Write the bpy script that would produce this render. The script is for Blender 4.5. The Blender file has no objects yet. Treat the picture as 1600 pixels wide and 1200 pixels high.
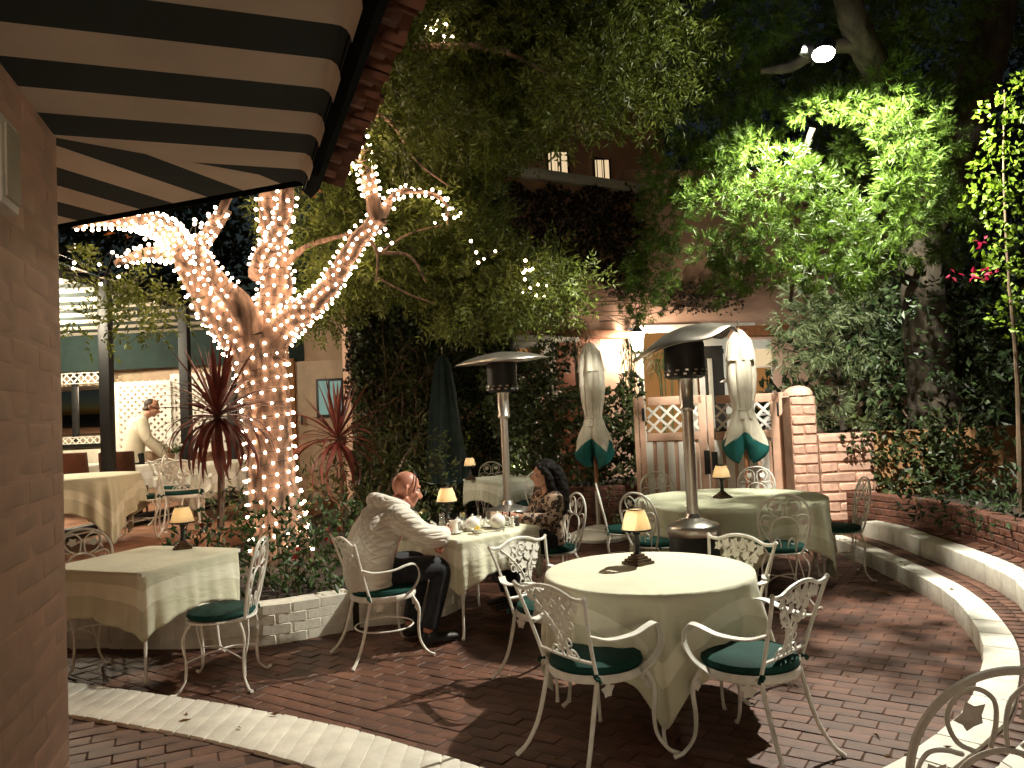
import bpy, bmesh, math, random
import numpy as np
from mathutils import Vector, Matrix
random.seed(7); RNG = np.random.default_rng(7)
PI = math.pi; R = math.radians
SC = bpy.context.scene
C = SC.collection
# ------------------------------------------------------------------ camera
CAM_H = 1.65; PITCH = R(2.3); ROLL = R(-2.6); FPX = 1200.0
cam_d = bpy.data.cameras.new('camera'); cam = bpy.data.objects.new('camera', cam_d); C.objects.link(cam)
cam_d.sensor_width = 36.0; cam_d.lens = FPX/1600.0*36.0; cam_d.clip_start = 0.02; cam_d.clip_end = 400
CROT = Matrix.Rotation(PI/2+PITCH, 3, 'X') @ Matrix.Rotation(ROLL, 3, 'Z')
cam.matrix_world = Matrix.Translation((0, 0, CAM_H)) @ CROT.to_4x4()
SC.camera = cam
SC.render.resolution_x = 1024; SC.render.resolution_y = 768
# ------------------------------------------------------------------ night sky
W = bpy.data.worlds.new('World'); SC.world = W; W.use_nodes = True
wn = W.node_tree; wn.nodes.clear()
wo = wn.nodes.new('ShaderNodeOutputWorld'); wb = wn.nodes.new('ShaderNodeBackground'); ws = wn.nodes.new('ShaderNodeTexSky')
ws.sky_type = 'NISHITA'; ws.sun_disc = False; ws.sun_elevation = R(4); ws.sun_rotation = R(150)
wb.inputs['Strength'].default_value = 0.008
wn.links.new(ws.outputs[0], wb.inputs[0]); wn.links.new(wb.outputs[0], wo.inputs[0])
sun_d = bpy.data.lights.new('moon', 'SUN'); sun = bpy.data.objects.new('moon', sun_d); C.objects.link(sun)
sun_d.energy = 0.006; sun_d.angle = R(0.5); sun_d.color = (1.0, .95, .88)
sun.rotation_euler = (R(50), 0, R(150)); sun.location = (0, -5, 20)
# ------------------------------------------------------------------ exposure / render
SC.view_settings.view_transform = 'Standard'; SC.view_settings.look = 'None'
SC.view_settings.exposure = 0.22; SC.view_settings.gamma = 1.0; SC.view_settings.use_curve_mapping = False
SC.render.engine = 'CYCLES'
cy = SC.cycles
cy.use_denoising = True
try: cy.denoiser = 'OPENIMAGEDENOISE'
except Exception: pass
cy.max_bounces = 6; cy.diffuse_bounces = 3; cy.glossy_bounces = 3; cy.transmission_bounces = 4; cy.transparent_max_bounces = 8
cy.sample_clamp_indirect = 4.0; cy.caustics_reflective = False; cy.caustics_refractive = False
try: cy.use_light_tree = True
except Exception: pass
# ------------------------------------------------------------------ pixel -> place helpers
def ray(px, py):
    return CROT @ Vector(((px-800.0)/FPX, (600.0-py)/FPX, -1.0))
def gz(px, py, z):                      # point of the pixel's ray on the level z
    d = ray(px, py); t = (z-CAM_H)/d.z
    return Vector((d.x*t, d.y*t, z))
def gy(px, py, y):                      # point of the pixel's ray at distance y
    d = ray(px, py); t = y/d.y
    return Vector((d.x*t, y, CAM_H+d.z*t))
# ------------------------------------------------------------------ mesh helpers
def frames(pts, closed=False, up=None):
    n = len(pts); T = []
    for i in range(n):
        a = pts[(i-1) % n] if (closed or i > 0) else pts[i]
        b = pts[(i+1) % n] if (closed or i < n-1) else pts[i]
        t = (b-a); T.append(t.normalized() if t.length > 1e-9 else Vector((0, 0, 1)))
    out = []; nrm = None
    for t in T:
        if up is not None:
            u = Vector(up) - t*t.dot(Vector(up))
            nrm = u.normalized() if u.length > 1e-5 else (nrm or Vector((1, 0, 0)))
        elif nrm is None:
            h = Vector((0, 0, 1)) if abs(t.z) < .9 else Vector((1, 0, 0))
            nrm = (h - t*t.dot(h)).normalized()
        else:
            u = nrm - t*t.dot(nrm); nrm = u.normalized() if u.length > 1e-6 else nrm
        out.append((t, nrm, t.cross(nrm)))
    return out
def spline(pts, k=4, closed=False):
    pts = [Vector(p) for p in pts]; n = len(pts); out = []
    rng = range(n if closed else n-1)
    for i in rng:
        p1 = pts[i]; p2 = pts[(i+1) % n]
        p0 = pts[i-1] if (closed or i > 0) else p1*2-p2
        p3 = pts[(i+2) % n] if (closed or i < n-2) else p2*2-p1
        for j in range(k):
            t = j/k
            out.append(.5*((2*p1)+(p2-p0)*t+(2*p0-5*p1+4*p2-p3)*t*t+(3*p1-p0-3*p2+p3)*t**3))
    if not closed: out.append(pts[-1])
    return out
def lin(a, b, n): return [a+(b-a)*i/(n-1) for i in range(n)]
def resample(vals, n):
    m = len(vals)-1; out = []
    for i in range(n):
        x = i/(n-1)*m; k = min(int(x), m-1); out.append(vals[k]*(1-(x-k))+vals[k+1]*(x-k))
    return out
class MB:
    def __init__(s): s.v = []; s.f = []; s.uv = []
    def add(s, vs, fs):
        o = len(s.v); s.v.extend([tuple(v) for v in vs]); s.f.extend([tuple(i+o for i in f) for f in fs]); return s
    def box(s, c, size, rot=None, taper=1.0):
        c = Vector(c); hx, hy, hz = size[0]/2, size[1]/2, size[2]/2; vs = []
        for z in (-hz, hz):
            k = taper if z > 0 else 1.0
            for x, y in ((-hx, -hy), (hx, -hy), (hx, hy), (-hx, hy)):
                p = Vector((x*k, y*k, z)); vs.append((rot @ p if rot else p)+c)
        return s.add(vs, [(0, 3, 2, 1), (4, 5, 6, 7), (0, 1, 5, 4), (1, 2, 6, 5), (2, 3, 7, 6), (3, 0, 4, 7)])
    def tube(s, pts, r, n=8, closed=False, cap=True, asp=1.0, up=None):
        pts = [Vector(p) for p in pts]; m = len(pts)
        if not hasattr(r, '__len__'): r = [r]*m
        elif len(r) != m: r = resample(list(r), m)
        fr = frames(pts, closed, up); vs = []
        for p, (t, a, b), q in zip(pts, fr, r):
            for j in range(n):
                an = 2*PI*j/n; vs.append(p+a*(math.cos(an)*q)+b*(math.sin(an)*q*asp))
        fs = []
        for i in range(m if closed else m-1):
            k = (i+1) % m
            for j in range(n):
                l = (j+1) % n; fs.append((i*n+j, i*n+l, k*n+l, k*n+j))
        if cap and not closed:
            fs.append(tuple(reversed(range(n)))); fs.append(tuple((m-1)*n+j for j in range(n)))
        return s.add(vs, fs)
    def lathe(s, prof, n=24, c=(0, 0, 0), fn=None, capb=True, capt=True, rot=None):
        c = Vector(c); vs = []
        for i, (q, z) in enumerate(prof):
            for j in range(n):
                an = 2*PI*j/n; rr = fn(i, an, q, z) if fn else q
                p = Vector((math.cos(an)*rr, math.sin(an)*rr, z)); vs.append((rot @ p if rot else p)+c)
        fs = []; m = len(prof)
        for i in range(m-1):
            for j in range(n):
                l = (j+1) % n; fs.append((i*n+j, i*n+l, (i+1)*n+l, (i+1)*n+j))
        if capb: fs.append(tuple(reversed(range(n))))
        if capt: fs.append(tuple((m-1)*n+j for j in range(n)))
        return s.add(vs, fs)
    def ell(s, c, rad, rot=None, n=14, m=9):
        c = Vector(c); vs = [None]; vs = []
        for i in range(1, m):
            th = PI*i/m
            for j in range(n):
                an = 2*PI*j/n
                p = Vector((rad[0]*math.sin(th)*math.cos(an), rad[1]*math.sin(th)*math.sin(an), -rad[2]*math.cos(th)))
                vs.append((rot @ p if rot else p)+c)
        b = Vector((0, 0, -rad[2])); t = Vector((0, 0, rad[2]))
        vs.append((rot @ b if rot else b)+c); vs.append((rot @ t if rot else t)+c)
        fs = []; B = (m-1)*n; T = B+1
        for i in range(m-2):
            for j in range(n):
                l = (j+1) % n; fs.append((i*n+j, i*n+l, (i+1)*n+l, (i+1)*n+j))
        for j in range(n):
            l = (j+1) % n; fs.append((B, l, j)); fs.append((T, (m-2)*n+j, (m-2)*n+l))
        return s.add(vs, fs)
    def prism(s, poly, z0, z1, M=None):
        n = len(poly); vs = [Vector((p[0], p[1], z0)) for p in poly]+[Vector((p[0], p[1], z1)) for p in poly]
        if M is not None: vs = [M @ v for v in vs]
        fs = [tuple(reversed(range(n))), tuple(range(n, 2*n))]
        for i in range(n):
            j = (i+1) % n; fs.append((i, j, n+j, n+i))
        return s.add(vs, fs)
    def star(s, M, size, lobes=5, inner=.6, th=.004, ridge=.12):   # a lobed leaf plate with a raised midrib
        k = lobes*2; vs = []
        for i in range(k):
            an = PI/2+2*PI*i/k; q = size*(1.0 if i % 2 == 0 else inner)
            if lobes == 5 and i in (4, 6): q *= .8
            vs.append(M @ Vector((math.cos(an)*q, math.sin(an)*q, 0)))
        o = len(vs); vs.append(M @ Vector((0, 0, size*ridge+th))); vs.append(M @ Vector((0, 0, size*ridge-th)))
        fs = []
        for i in range(k):
            j = (i+1) % k; fs.append((i, j, o)); fs.append((j, i, o+1))
        return s.add(vs, fs)
    def build(s, name, mat, parent=None, smooth=True, bevel=0, loc=None, angle=40, segs=2):
        me = bpy.data.meshes.new(name); me.from_pydata(s.v, [], s.f)
        if bevel:
            bm = bmesh.new(); bm.from_mesh(me)
            es = [e for e in bm.edges if len(e.link_faces) == 2 and e.calc_face_angle(0) > R(30)]
            bmesh.ops.bevel(bm, geom=es, offset=bevel, segments=segs, affect='EDGES', profile=.6)
            bm.to_mesh(me); bm.free()
        if smooth:
            me.polygons.foreach_set('use_smooth', [True]*len(me.polygons))
            if angle < 180: me.set_sharp_from_angle(angle=R(angle))
        if s.uv:
            ul = me.uv_layers.new(name='UVMap')
            for lp in me.loops: ul.data[lp.index].uv = s.uv[lp.vertex_index]
        me.materials.append(mat)
        o = bpy.data.objects.new(name, me); C.objects.link(o)
        if parent: o.parent = parent
        if loc is not None: o.location = loc
        return o
def quick(name, V, Q, mat, parent=None, smooth=False):      # many quads from numpy arrays
    V = np.asarray(V, dtype=np.float32); Q = np.asarray(Q, dtype=np.int32); m = len(Q); k = Q.shape[1]
    me = bpy.data.meshes.new(name)
    me.vertices.add(len(V)); me.vertices.foreach_set('co', V.ravel())
    me.loops.add(m*k); me.loops.foreach_set('vertex_index', Q.ravel())
    me.polygons.add(m); me.polygons.foreach_set('loop_start', np.arange(0, m*k, k, dtype=np.int32))
    me.update(calc_edges=True)
    me.polygons.foreach_set('use_smooth', [smooth]*m)
    me.materials.append(mat)
    o = bpy.data.objects.new(name, me); C.objects.link(o)
    if parent: o.parent = parent
    return o
def tag(o, label=None, cat=None, group=None, kind=None):
    if label: o['label'] = label
    if cat: o['category'] = cat
    if group: o['group'] = group
    if kind: o['kind'] = kind
    return o
def thing(name, label, cat, loc=(0, 0, 0), rz=0.0, group=None):
    o = bpy.data.objects.new(name, None); C.objects.link(o); o.location = loc; o.rotation_euler = (0, 0, rz)
    o.empty_display_size = .1
    return tag(o, label, cat, group)
def dup(root, loc, rz, label=None, group=None):
    r = root.copy(); C.objects.link(r); r.location = loc; r.rotation_euler = (0, 0, rz)
    if label: r['label'] = label
    if group: r['group'] = group
    for ch in list(root.children):
        c = ch.copy(); C.objects.link(c); c.parent = r
        for g in ch.children:
            d = g.copy(); C.objects.link(d); d.parent = c
    return r
def inst(src, name, parent, loc, rot=None, scale=None, mat=None):  # another piece sharing src's mesh
    o = bpy.data.objects.new(name, src); C.objects.link(o); o.parent = parent; o.location = loc
    if rot is not None: o.rotation_euler = rot
    if scale is not None: o.scale = scale
    return o
def lamp(name, loc, power, color, radius, parent=None, spot=None, rot=None):
    d = bpy.data.lights.new(name, 'SPOT' if spot else 'POINT'); d.energy = power; d.color = color; d.shadow_soft_size = radius
    if spot: d.spot_size = R(spot); d.spot_blend = .6
    o = bpy.data.objects.new(name, d); C.objects.link(o); o.location = loc
    if rot: o.rotation_euler = rot
    if parent: o.parent = parent
    return o
# ------------------------------------------------------------------ materials
def mat(name, col, rough=.6, metal=0.0, var=.15, scale=6.0, bump=0.0, bscale=60.0, island=0.0, spec=.5, col2=None, coat=0.0, sheen=0.0, trans=0.0, detail=4, tcol=None, coord='Object', stretch=None):
    m = bpy.data.materials.new(name); m.use_nodes = True; nt = m.node_tree; N = nt.nodes; L = nt.links
    b = N['Principled BSDF']; b.inputs['Roughness'].default_value = rough; b.inputs['Metallic'].default_value = metal
    b.inputs['Specular IOR Level'].default_value = spec; b.inputs['Coat Weight'].default_value = coat; b.inputs['Sheen Weight'].default_value = sheen
    tc = N.new('ShaderNodeTexCoord'); nz = N.new('ShaderNodeTexNoise'); nz.inputs['Scale'].default_value = scale; nz.inputs['Detail'].default_value = detail
    L.new(tc.outputs[coord], nz.inputs['Vector'])
    mr = N.new('ShaderNodeMapRange'); mr.inputs[1].default_value = .3; mr.inputs[2].default_value = .7
    L.new(nz.outputs['Fac'], mr.inputs[0])
    mx = N.new('ShaderNodeMix'); mx.data_type = 'RGBA'
    c2 = col2 if col2 else tuple(c*(1-2*var) for c in col)
    c1 = col if col2 else tuple(min(1, c*(1+var)) for c in col)
    mx.inputs[6].default_value = (*c1, 1); mx.inputs[7].default_value = (*c2, 1)
    L.new(mr.outputs[0], mx.inputs[0]); out = mx.outputs[2]
    if island:
        g = N.new('ShaderNodeNewGeometry'); oi = N.new('ShaderNodeObjectInfo'); ad = N.new('ShaderNodeMath'); ad.operation = 'ADD'
        L.new(g.outputs['Random Per Island'], ad.inputs[0]); L.new(oi.outputs['Random'], ad.inputs[1])
        fr = N.new('ShaderNodeMath'); fr.operation = 'FRACT'; L.new(ad.outputs[0], fr.inputs[0])
        m2 = N.new('ShaderNodeMapRange'); m2.inputs[3].default_value = 1-island; m2.inputs[4].default_value = 1+island
        L.new(fr.outputs[0], m2.inputs[0])
        mm = N.new('ShaderNodeVectorMath'); mm.operation = 'SCALE'; L.new(out, mm.inputs[0]); L.new(m2.outputs[0], mm.inputs['Scale']); out = mm.outputs[0]
    L.new(out, b.inputs['Base Color'])
    if bump:
        n2 = N.new('ShaderNodeTexNoise'); n2.inputs['Scale'].default_value = bscale; n2.inputs['Detail'].default_value = 5
        if stretch:
            mp = N.new('ShaderNodeMapping'); mp.inputs['Scale'].default_value = stretch; L.new(tc.outputs[coord], mp.inputs[0]); L.new(mp.outputs[0], n2.inputs['Vector']); L.new(mp.outputs[0], nz.inputs['Vector'])
        else: L.new(tc.outputs[coord], n2.inputs['Vector'])
        bp = N.new('ShaderNodeBump'); bp.inputs['Strength'].default_value = bump; bp.inputs['Distance'].default_value = .01
        L.new(n2.outputs['Fac'], bp.inputs['Height']); L.new(bp.outputs[0], b.inputs['Normal'])
    if trans:
        t = N.new('ShaderNodeBsdfTranslucent'); t.inputs[0].default_value = (*(tcol or col), 1)
        if not tcol: L.new(out, t.inputs[0])
        ms = N.new('ShaderNodeMixShader'); ms.inputs[0].default_value = trans
        o = N['Material Output']; L.new(b.outputs[0], ms.inputs[1]); L.new(t.outputs[0], ms.inputs[2]); L.new(ms.outputs[0], o.inputs[0])
    return m
def emit(name, col, s):
    m = bpy.data.materials.new(name); m.use_nodes = True; nt = m.node_tree; nt.nodes.clear()
    o = nt.nodes.new('ShaderNodeOutputMaterial'); e = nt.nodes.new('ShaderNodeEmission')
    e.inputs[0].default_value = (*col, 1); e.inputs[1].default_value = s; nt.links.new(e.outputs[0], o.inputs[0]); return m
def glass(name, col=(1, 1, 1), mixg=.12, rough=.02):
    m = bpy.data.materials.new(name); m.use_nodes = True; nt = m.node_tree; nt.nodes.clear()
    o = nt.nodes.new('ShaderNodeOutputMaterial'); t = nt.nodes.new('ShaderNodeBsdfTransparent'); g = nt.nodes.new('ShaderNodeBsdfGlossy')
    t.inputs[0].default_value = (*col, 1); g.inputs['Roughness'].default_value = rough; ms = nt.nodes.new('ShaderNodeMixShader')
    fr = nt.nodes.new('ShaderNodeFresnel'); fr.inputs[0].default_value = 1.45
    ad = nt.nodes.new('ShaderNodeMath'); ad.operation = 'ADD'; ad.inputs[1].default_value = mixg-.04; nt.links.new(fr.outputs[0], ad.inputs[0])
    nt.links.new(ad.outputs[0], ms.inputs[0]); nt.links.new(t.outputs[0], ms.inputs[1]); nt.links.new(g.outputs[0], ms.inputs[2]); nt.links.new(ms.outputs[0], o.inputs[0])
    return m
M = {}
M['brick'] = mat('brick_paving', (.112, .046, .027), .6, var=.3, scale=5, bump=.3, bscale=45, island=.26)
M['joint'] = mat('paving_joint', (.066, .032, .020), .9, bump=.3, bscale=120)
M['soil'] = mat('soil', (.05, .035, .025), .95, bump=.6, bscale=30)
M['terrace'] = mat('terrace_brick', (.42, .21, .13), .7, var=.2, scale=5, bump=.25, bscale=40, island=.15)
M['white_brick'] = mat('white_painted_brick', (.74, .71, .62), .6, var=.1, scale=7, bump=.3, bscale=35, island=.05)
M['stucco'] = mat('pink_stucco', (.68, .43, .32), .85, var=.08, scale=3, bump=.55, bscale=55)
M['adobe'] = mat('adobe_block', (.68, .41, .31), .85, var=.16, scale=5, bump=.6, bscale=24, island=.14)
M['adobe_joint'] = mat('adobe_joint', (.40, .23, .155), .9, bump=.4, bscale=50)
M['oldwall'] = mat('painted_old_wall', (.76, .50, .385), .75, var=.14, scale=3, bump=.3, bscale=22, island=.0)
M['redbrick'] = mat('red_brick', (.14, .055, .034), .75, var=.25, scale=12, bump=.4, bscale=50, island=.3)
M['mortar'] = mat('mortar', (.10, .07, .052), .9, bump=.3, bscale=80)
M['iron'] = mat('white_painted_iron', (.84, .82, .75), .38, var=.06, scale=25, bump=.12, bscale=90)
M['cushion'] = mat('green_cushion_canvas', (.005, .05, .04), .8, var=.2, scale=8, bump=.2, bscale=200, spec=.25)
M['teal'] = mat('teal_canvas', (.008, .13, .12), .75, var=.15, scale=9, bump=.2, bscale=160)
M['canvas'] = mat('cream_canvas', (.60, .55, .45), .85, var=.1, scale=6, bump=.2, bscale=120)
M['canvas_dk'] = mat('dark_green_canvas', (.008, .022, .019), .9, var=.2, scale=7, bump=.2, bscale=120)
M['awn_cream'] = mat('awning_cream_stripe', (.66, .56, .46), .9, var=.07, scale=3, bump=.12, bscale=220)
M['awn_dark'] = mat('awning_dark_stripe', (.012, .022, .022), .9, var=.15, scale=3, bump=.12, bscale=220)
M['steel'] = mat('stainless_steel', (.60, .57, .52), .32, metal=.95, var=.08, scale=4)
M['aged_steel'] = mat('aged_steel', (.30, .275, .24), .34, metal=1, var=.15, scale=4)
M['blackmetal'] = mat('black_metal', (.010, .010, .011), .5, metal=.0, var=.2, scale=8)
M['wood'] = mat('varnished_wood', (.30, .12, .05), .45, var=.25, scale=12)
M['bronze'] = mat('dark_bronze', (.10, .06, .035), .4, metal=.7, var=.3, scale=20)
M['bark'] = mat('tree_bark', (.27, .165, .115), .9, var=.42, scale=16, bump=1.0, bscale=30, detail=8, stretch=(1, 1, .22))
M['bark_grey'] = mat('grey_bark', (.055, .043, .028), .9, var=.35, scale=11, bump=1.0, bscale=30, detail=8, stretch=(1, 1, .35))
M['twig'] = mat('twig', (.16, .11, .07), .85, var=.2)
LF = dict(rough=.5, var=.25, scale=2.5, spec=.4)
M['leaf_tree'] = mat('pinnate_leaf', (.13, .165, .028), island=.5, trans=.32, **LF)
M['leaf_podo'] = mat('narrow_leaf', (.088, .155, .018), island=.45, trans=.3, **LF)
M['leaf_ivy'] = mat('ivy_leaf', (.055, .075, .022), .45, island=.6, trans=.12, var=.3, scale=3, spec=.5)
M['leaf_dry'] = mat('dry_vine_leaf', (.05, .042, .026), .8, island=.6, trans=.1, var=.3, scale=3)
M['leaf_shrub'] = mat('shrub_leaf', (.045, .085, .022), .5, island=.55, trans=.2, var=.3, scale=4)
M['leaf_varieg'] = mat('variegated_ivy_leaf', (.20, .24, .12), .5, island=.5, trans=.2, var=.3, scale=30)
M['leaf_boug'] = mat('bougainvillea_leaf', (.17, .27, .02), .5, island=.4, trans=.35, var=.25, scale=4)
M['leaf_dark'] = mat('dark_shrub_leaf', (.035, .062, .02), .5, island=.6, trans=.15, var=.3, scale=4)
M['pink_bract'] = mat('pink_bract', (.45, .02, .07), .6, trans=.3, island=.25)
M['red_leaf'] = mat('red_cordyline_leaf', (.16, .036, .026), .42, var=.25, scale=5, island=.3, trans=.15)
M['palm'] = mat('palm_leaf', (.10, .15, .05), .5, island=.4, trans=.25, var=.2)
M['porcelain'] = mat('white_porcelain', (.78, .76, .70), .18, var=.03, coat=.4)
M['glass'] = glass('clear_glass')
M['white_paint'] = mat('white_paint', (.80, .77, .70), .5, var=.06, scale=6, bump=.08, bscale=70)
M['pink_paint'] = mat('pink_paint', (.62, .38, .27), .55, var=.1, scale=6, bump=.12, bscale=60)
M['tile'] = mat('terracotta_tile', (.22, .095, .06), .8, var=.25, scale=9, bump=.4, bscale=40, island=.3)
# ================================================================== SETTING
def point_in(poly, x, y):
    c = False; n = len(poly)
    for i in range(n):
        x0, y0 = poly[i]; x1, y1 = poly[i-1]
        if (y0 > y) != (y1 > y) and x < (x1-x0)*(y-y0)/(y1-y0)+x0: c = not c
    return c
def offset_line(pts, d, centre):
    out = []
    for i, p in enumerate(pts):
        a = pts[max(i-1, 0)]; b = pts[min(i+1, len(pts)-1)]
        t = (b-a).normalized(); n = Vector((t.y, -t.x, 0))
        if n.dot(p-Vector(centre)) < 0: n = -n
        out.append(p+n*(d[i] if hasattr(d, '__len__') else d))
    return out
def arclen(pts):
    s = [0]
    for a, b in zip(pts, pts[1:]): s.append(s[-1]+(b-a).length)
    return s
def at_len(pts, S, s):
    s = min(max(s, 0), S[-1])
    for i in range(len(S)-1):
        if s <= S[i+1] or i == len(S)-2:
            k = (s-S[i])/max(S[i+1]-S[i], 1e-9); return pts[i].lerp(pts[i+1], k), (pts[i+1]-pts[i]).normalized()
def box_mesh(name, size, material, bevel=.006, jitter=0, segs=1):
    b = MB().box((0, 0, 0), size)
    if jitter: b.v = [tuple(c+random.uniform(-jitter, jitter) for c in v) for v in b.v]
    o = b.build(name, material, bevel=bevel, segs=segs); me = o.data; bpy.data.objects.remove(o); return me
def brick_wall(parent, pts, z0, rows, bh, bl, th, m, mj, gap=.01, bev=.006, jit=.003, name='brick', cap=False, nvar=4, skip=None, inset=.008, yv=1.0):
    pts = [Vector((p[0], p[1], 0)) for p in pts]; S = arclen(pts); Ltot = S[-1]
    var = [box_mesh(name, (bl-gap, th, bh-gap), m, bev, jit) for _ in range(nvar)]
    core = MB()
    n = max(2, int(Ltot/.15)); P = [at_len(pts, S, Ltot*i/n) for i in range(n+1)]
    vs = []
    for p, t in P:
        nn = Vector((-t.y, t.x, 0))*(th/2-inset)
        for q in (p-nn, p+nn):
            vs.append((q.x, q.y, z0-.02)); vs.append((q.x, q.y, z0+rows*bh-gap-.004))
    fs = []
    for i in range(n):
        a = i*4; b = a+4
        fs += [(a, b, b+1, a+1), (a+2, a+3, b+3, b+2), (a+1, b+1, b+3, a+3)]
    fs += [(0, 1, 3, 2), (n*4, n*4+2, n*4+3, n*4+1)]
    core.add(vs, fs); core.build('joint_bed' if name != 'stone' else 'core', mj, parent, smooth=False)
    for r in range(rows):
        s = -bl/2 if r % 2 else 0
        while s < Ltot-.01:
            a = max(s, 0); b = min(s+bl, Ltot); w = b-a
            if w > .04:
                p, t = at_len(pts, S, (a+b)/2)
                if not skip or not skip(p, z0+r*bh):
                    o = inst(random.choice(var), name, parent, (p.x, p.y, z0+(r+.5)*bh-gap/2), (0, 0, math.atan2(t.y, t.x)+random.uniform(-.006, .006)*yv), ((w-gap)/(bl-gap), 1+random.uniform(-.01, .03)*yv, 1))
            s += bl
def paving(parent, poly, z, bl, bw, ang, gap, m, eye=(0, 0), keep=300, height=.02, extra=None):
    xs = [p[0] for p in poly]; ys = [p[1] for p in poly]; cx, cy_ = (min(xs)+max(xs))/2, (min(ys)+max(ys))/2
    rad = math.hypot(max(xs)-min(xs), max(ys)-min(ys))/2; ca, sa = math.cos(ang), math.sin(ang); cells = []
    ny = int(rad/bw)+1; nx = int(rad/bl)+1
    for j in range(-ny, ny+1):
        for i in range(-nx, nx+1):
            u = (i+(.5 if j % 2 else 0))*bl; v = j*bw
            x = cx+u*ca-v*sa; y = cy_+u*sa+v*ca
            if point_in(poly, x, y) and (not extra or extra(x, y)): cells.append((math.hypot(x-eye[0], y-eye[1]), x, y))
    cells.sort()
    var = [box_mesh('brick', (bl-gap, bw-gap, height), m, .0035, .0015) for _ in range(5)]
    inview = lambda x, y: y > 2.4 and abs(x/y) < .72
    near = [c for c in cells if inview(c[1], c[2])][:keep]; ns = set((c[1], c[2]) for c in near); rest = [c for c in cells if (c[1], c[2]) not in ns]
    for _, x, y in near:
        inst(random.choice(var), 'brick', parent, (x, y, z-height/2+random.uniform(-.003, .002)), (random.uniform(-.008, .008), random.uniform(-.008, .008), ang+random.uniform(-.012, .012)))
    if rest:                                    # the farther bricks, joined
        P = np.array([[v.co[:] for v in me.vertices] for me in var[:1]][0]); F = [tuple(p.vertices) for p in var[0].polygons]
        mb = MB(); nP = len(P)
        for _, x, y in rest:
            a = ang+random.uniform(-.012, .012); c_, s_ = math.cos(a), math.sin(a); o = len(mb.v); dz = random.uniform(-.003, .002)
            mb.v.extend([(x+p[0]*c_-p[1]*s_, y+p[0]*s_+p[1]*c_, z-height/2+dz+p[2]) for p in P]); mb.f.extend([tuple(i+o for i in f) for f in F])
        o = mb.build('brick_field', m, parent, smooth=False); o['kind'] = 'stuff'

ground = MB().box((0, 20, -.26), (160, 160, .4)).build('ground', M['soil'], smooth=False); tag(ground, kind='structure')
# ---- the sunken round patio: ring of white curb
ringp = [(-4.7, 5.35), (-3.6, 5.05), (-2.77, 4.74), (-1.86, 4.35), (-1.28, 4.07), (-.83, 3.81), (-.36, 3.48), (.1, 3.16), (.6, 3.0), (1.05, 3.02), (1.43, 3.18), (1.96, 3.61), (2.24, 3.92), (2.74, 4.65), (3.05, 5.34), (3.25, 5.97), (3.35, 6.62), (3.41, 7.44), (3.43, 8.34), (3.36, 9.2)]
ring = spline([(x, y, 0) for x, y in ringp], 6); CEN = (.4, 6.6, 0)
RS = arclen(ring); RL = RS[-1]
wid = [.38 if p.x < -.3 else (.38-(p.x+.3)/1.3*.2 if p.x < 1.0 else .18) for p in ring]
ring_out = offset_line(ring, wid, CEN)
patio_poly = [(p.x, p.y) for p in offset_line(ring, .02, CEN)]+[(3.3, 11.2), (1.9, 11.0), (1.8, 13.6), (-1.9, 12.3), (-1.2, 10.2), (-.75, 8.6), (-.55, 7.2), (-.72, 6.42), (-1.4, 6.25), (-1.9, 5.98), (-2.66, 6.0), (-3.6, 6.35), (-4.7, 6.5)]
pf = MB(); pf.prism(patio_poly, -.2, -.004); patio = tag(pf.build('patio_floor', M['joint'], smooth=False), kind='structure')
paving(patio, patio_poly, 0.0, .205, .102, R(-34), .0045, M['brick'])
def curb(name, line_in, line_out, z0, z1, step, a0=0.0, a1=None):
    S1 = arclen(line_in); L1 = S1[-1]; S2 = arclen(line_out); L2 = S2[-1]
    root = MB()
    n = 90; vs = []
    for i in range(n+1):
        p, _ = at_len(line_in, S1, L1*i/n); q, _ = at_len(line_out, S2, L2*i/n); d = (q-p).normalized()*.006
        p = p+d; q = q-d
        vs += [(p.x, p.y, z0), (p.x, p.y, z1-.006), (q.x, q.y, z1-.006), (q.x, q.y, z0)]
    fs = []
    for i in range(n):
        a = i*4; b = a+4; fs += [(a, b, b+1, a+1), (a+1, b+1, b+2, a+2), (a+2, b+2, b+3, a+3)]
    root.add(vs, fs); ro = tag(root.build(name, M['white_brick'], smooth=False), kind='structure')
    s = 0
    while s < L1-.02:
        st = step(s); e = min(s+st, L1); g = .0025/L1
        k0, k1 = s/L1+g, e/L1-g
        a, _ = at_len(line_in, S1, L1*k0); b, _ = at_len(line_in, S1, L1*k1); c, _ = at_len(line_out, S2, L2*k1); d, _ = at_len(line_out, S2, L2*k0)
        zt = z1+random.uniform(-.003, .003)
        mb = MB().prism([(a.x, a.y), (b.x, b.y), (c.x, c.y), (d.x, d.y)], z0, zt)
        if (b-a).cross(c-a).z < 0: mb.f = [tuple(reversed(f)) for f in mb.f]
        mb.build('curb_brick', M['white_brick'], ro, bevel=.009, segs=2)
        s = e
    return ro
curb('curb_ring', ring, ring_out, -.1, .15, lambda s: .105 if s < 6.2 else .30)
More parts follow.
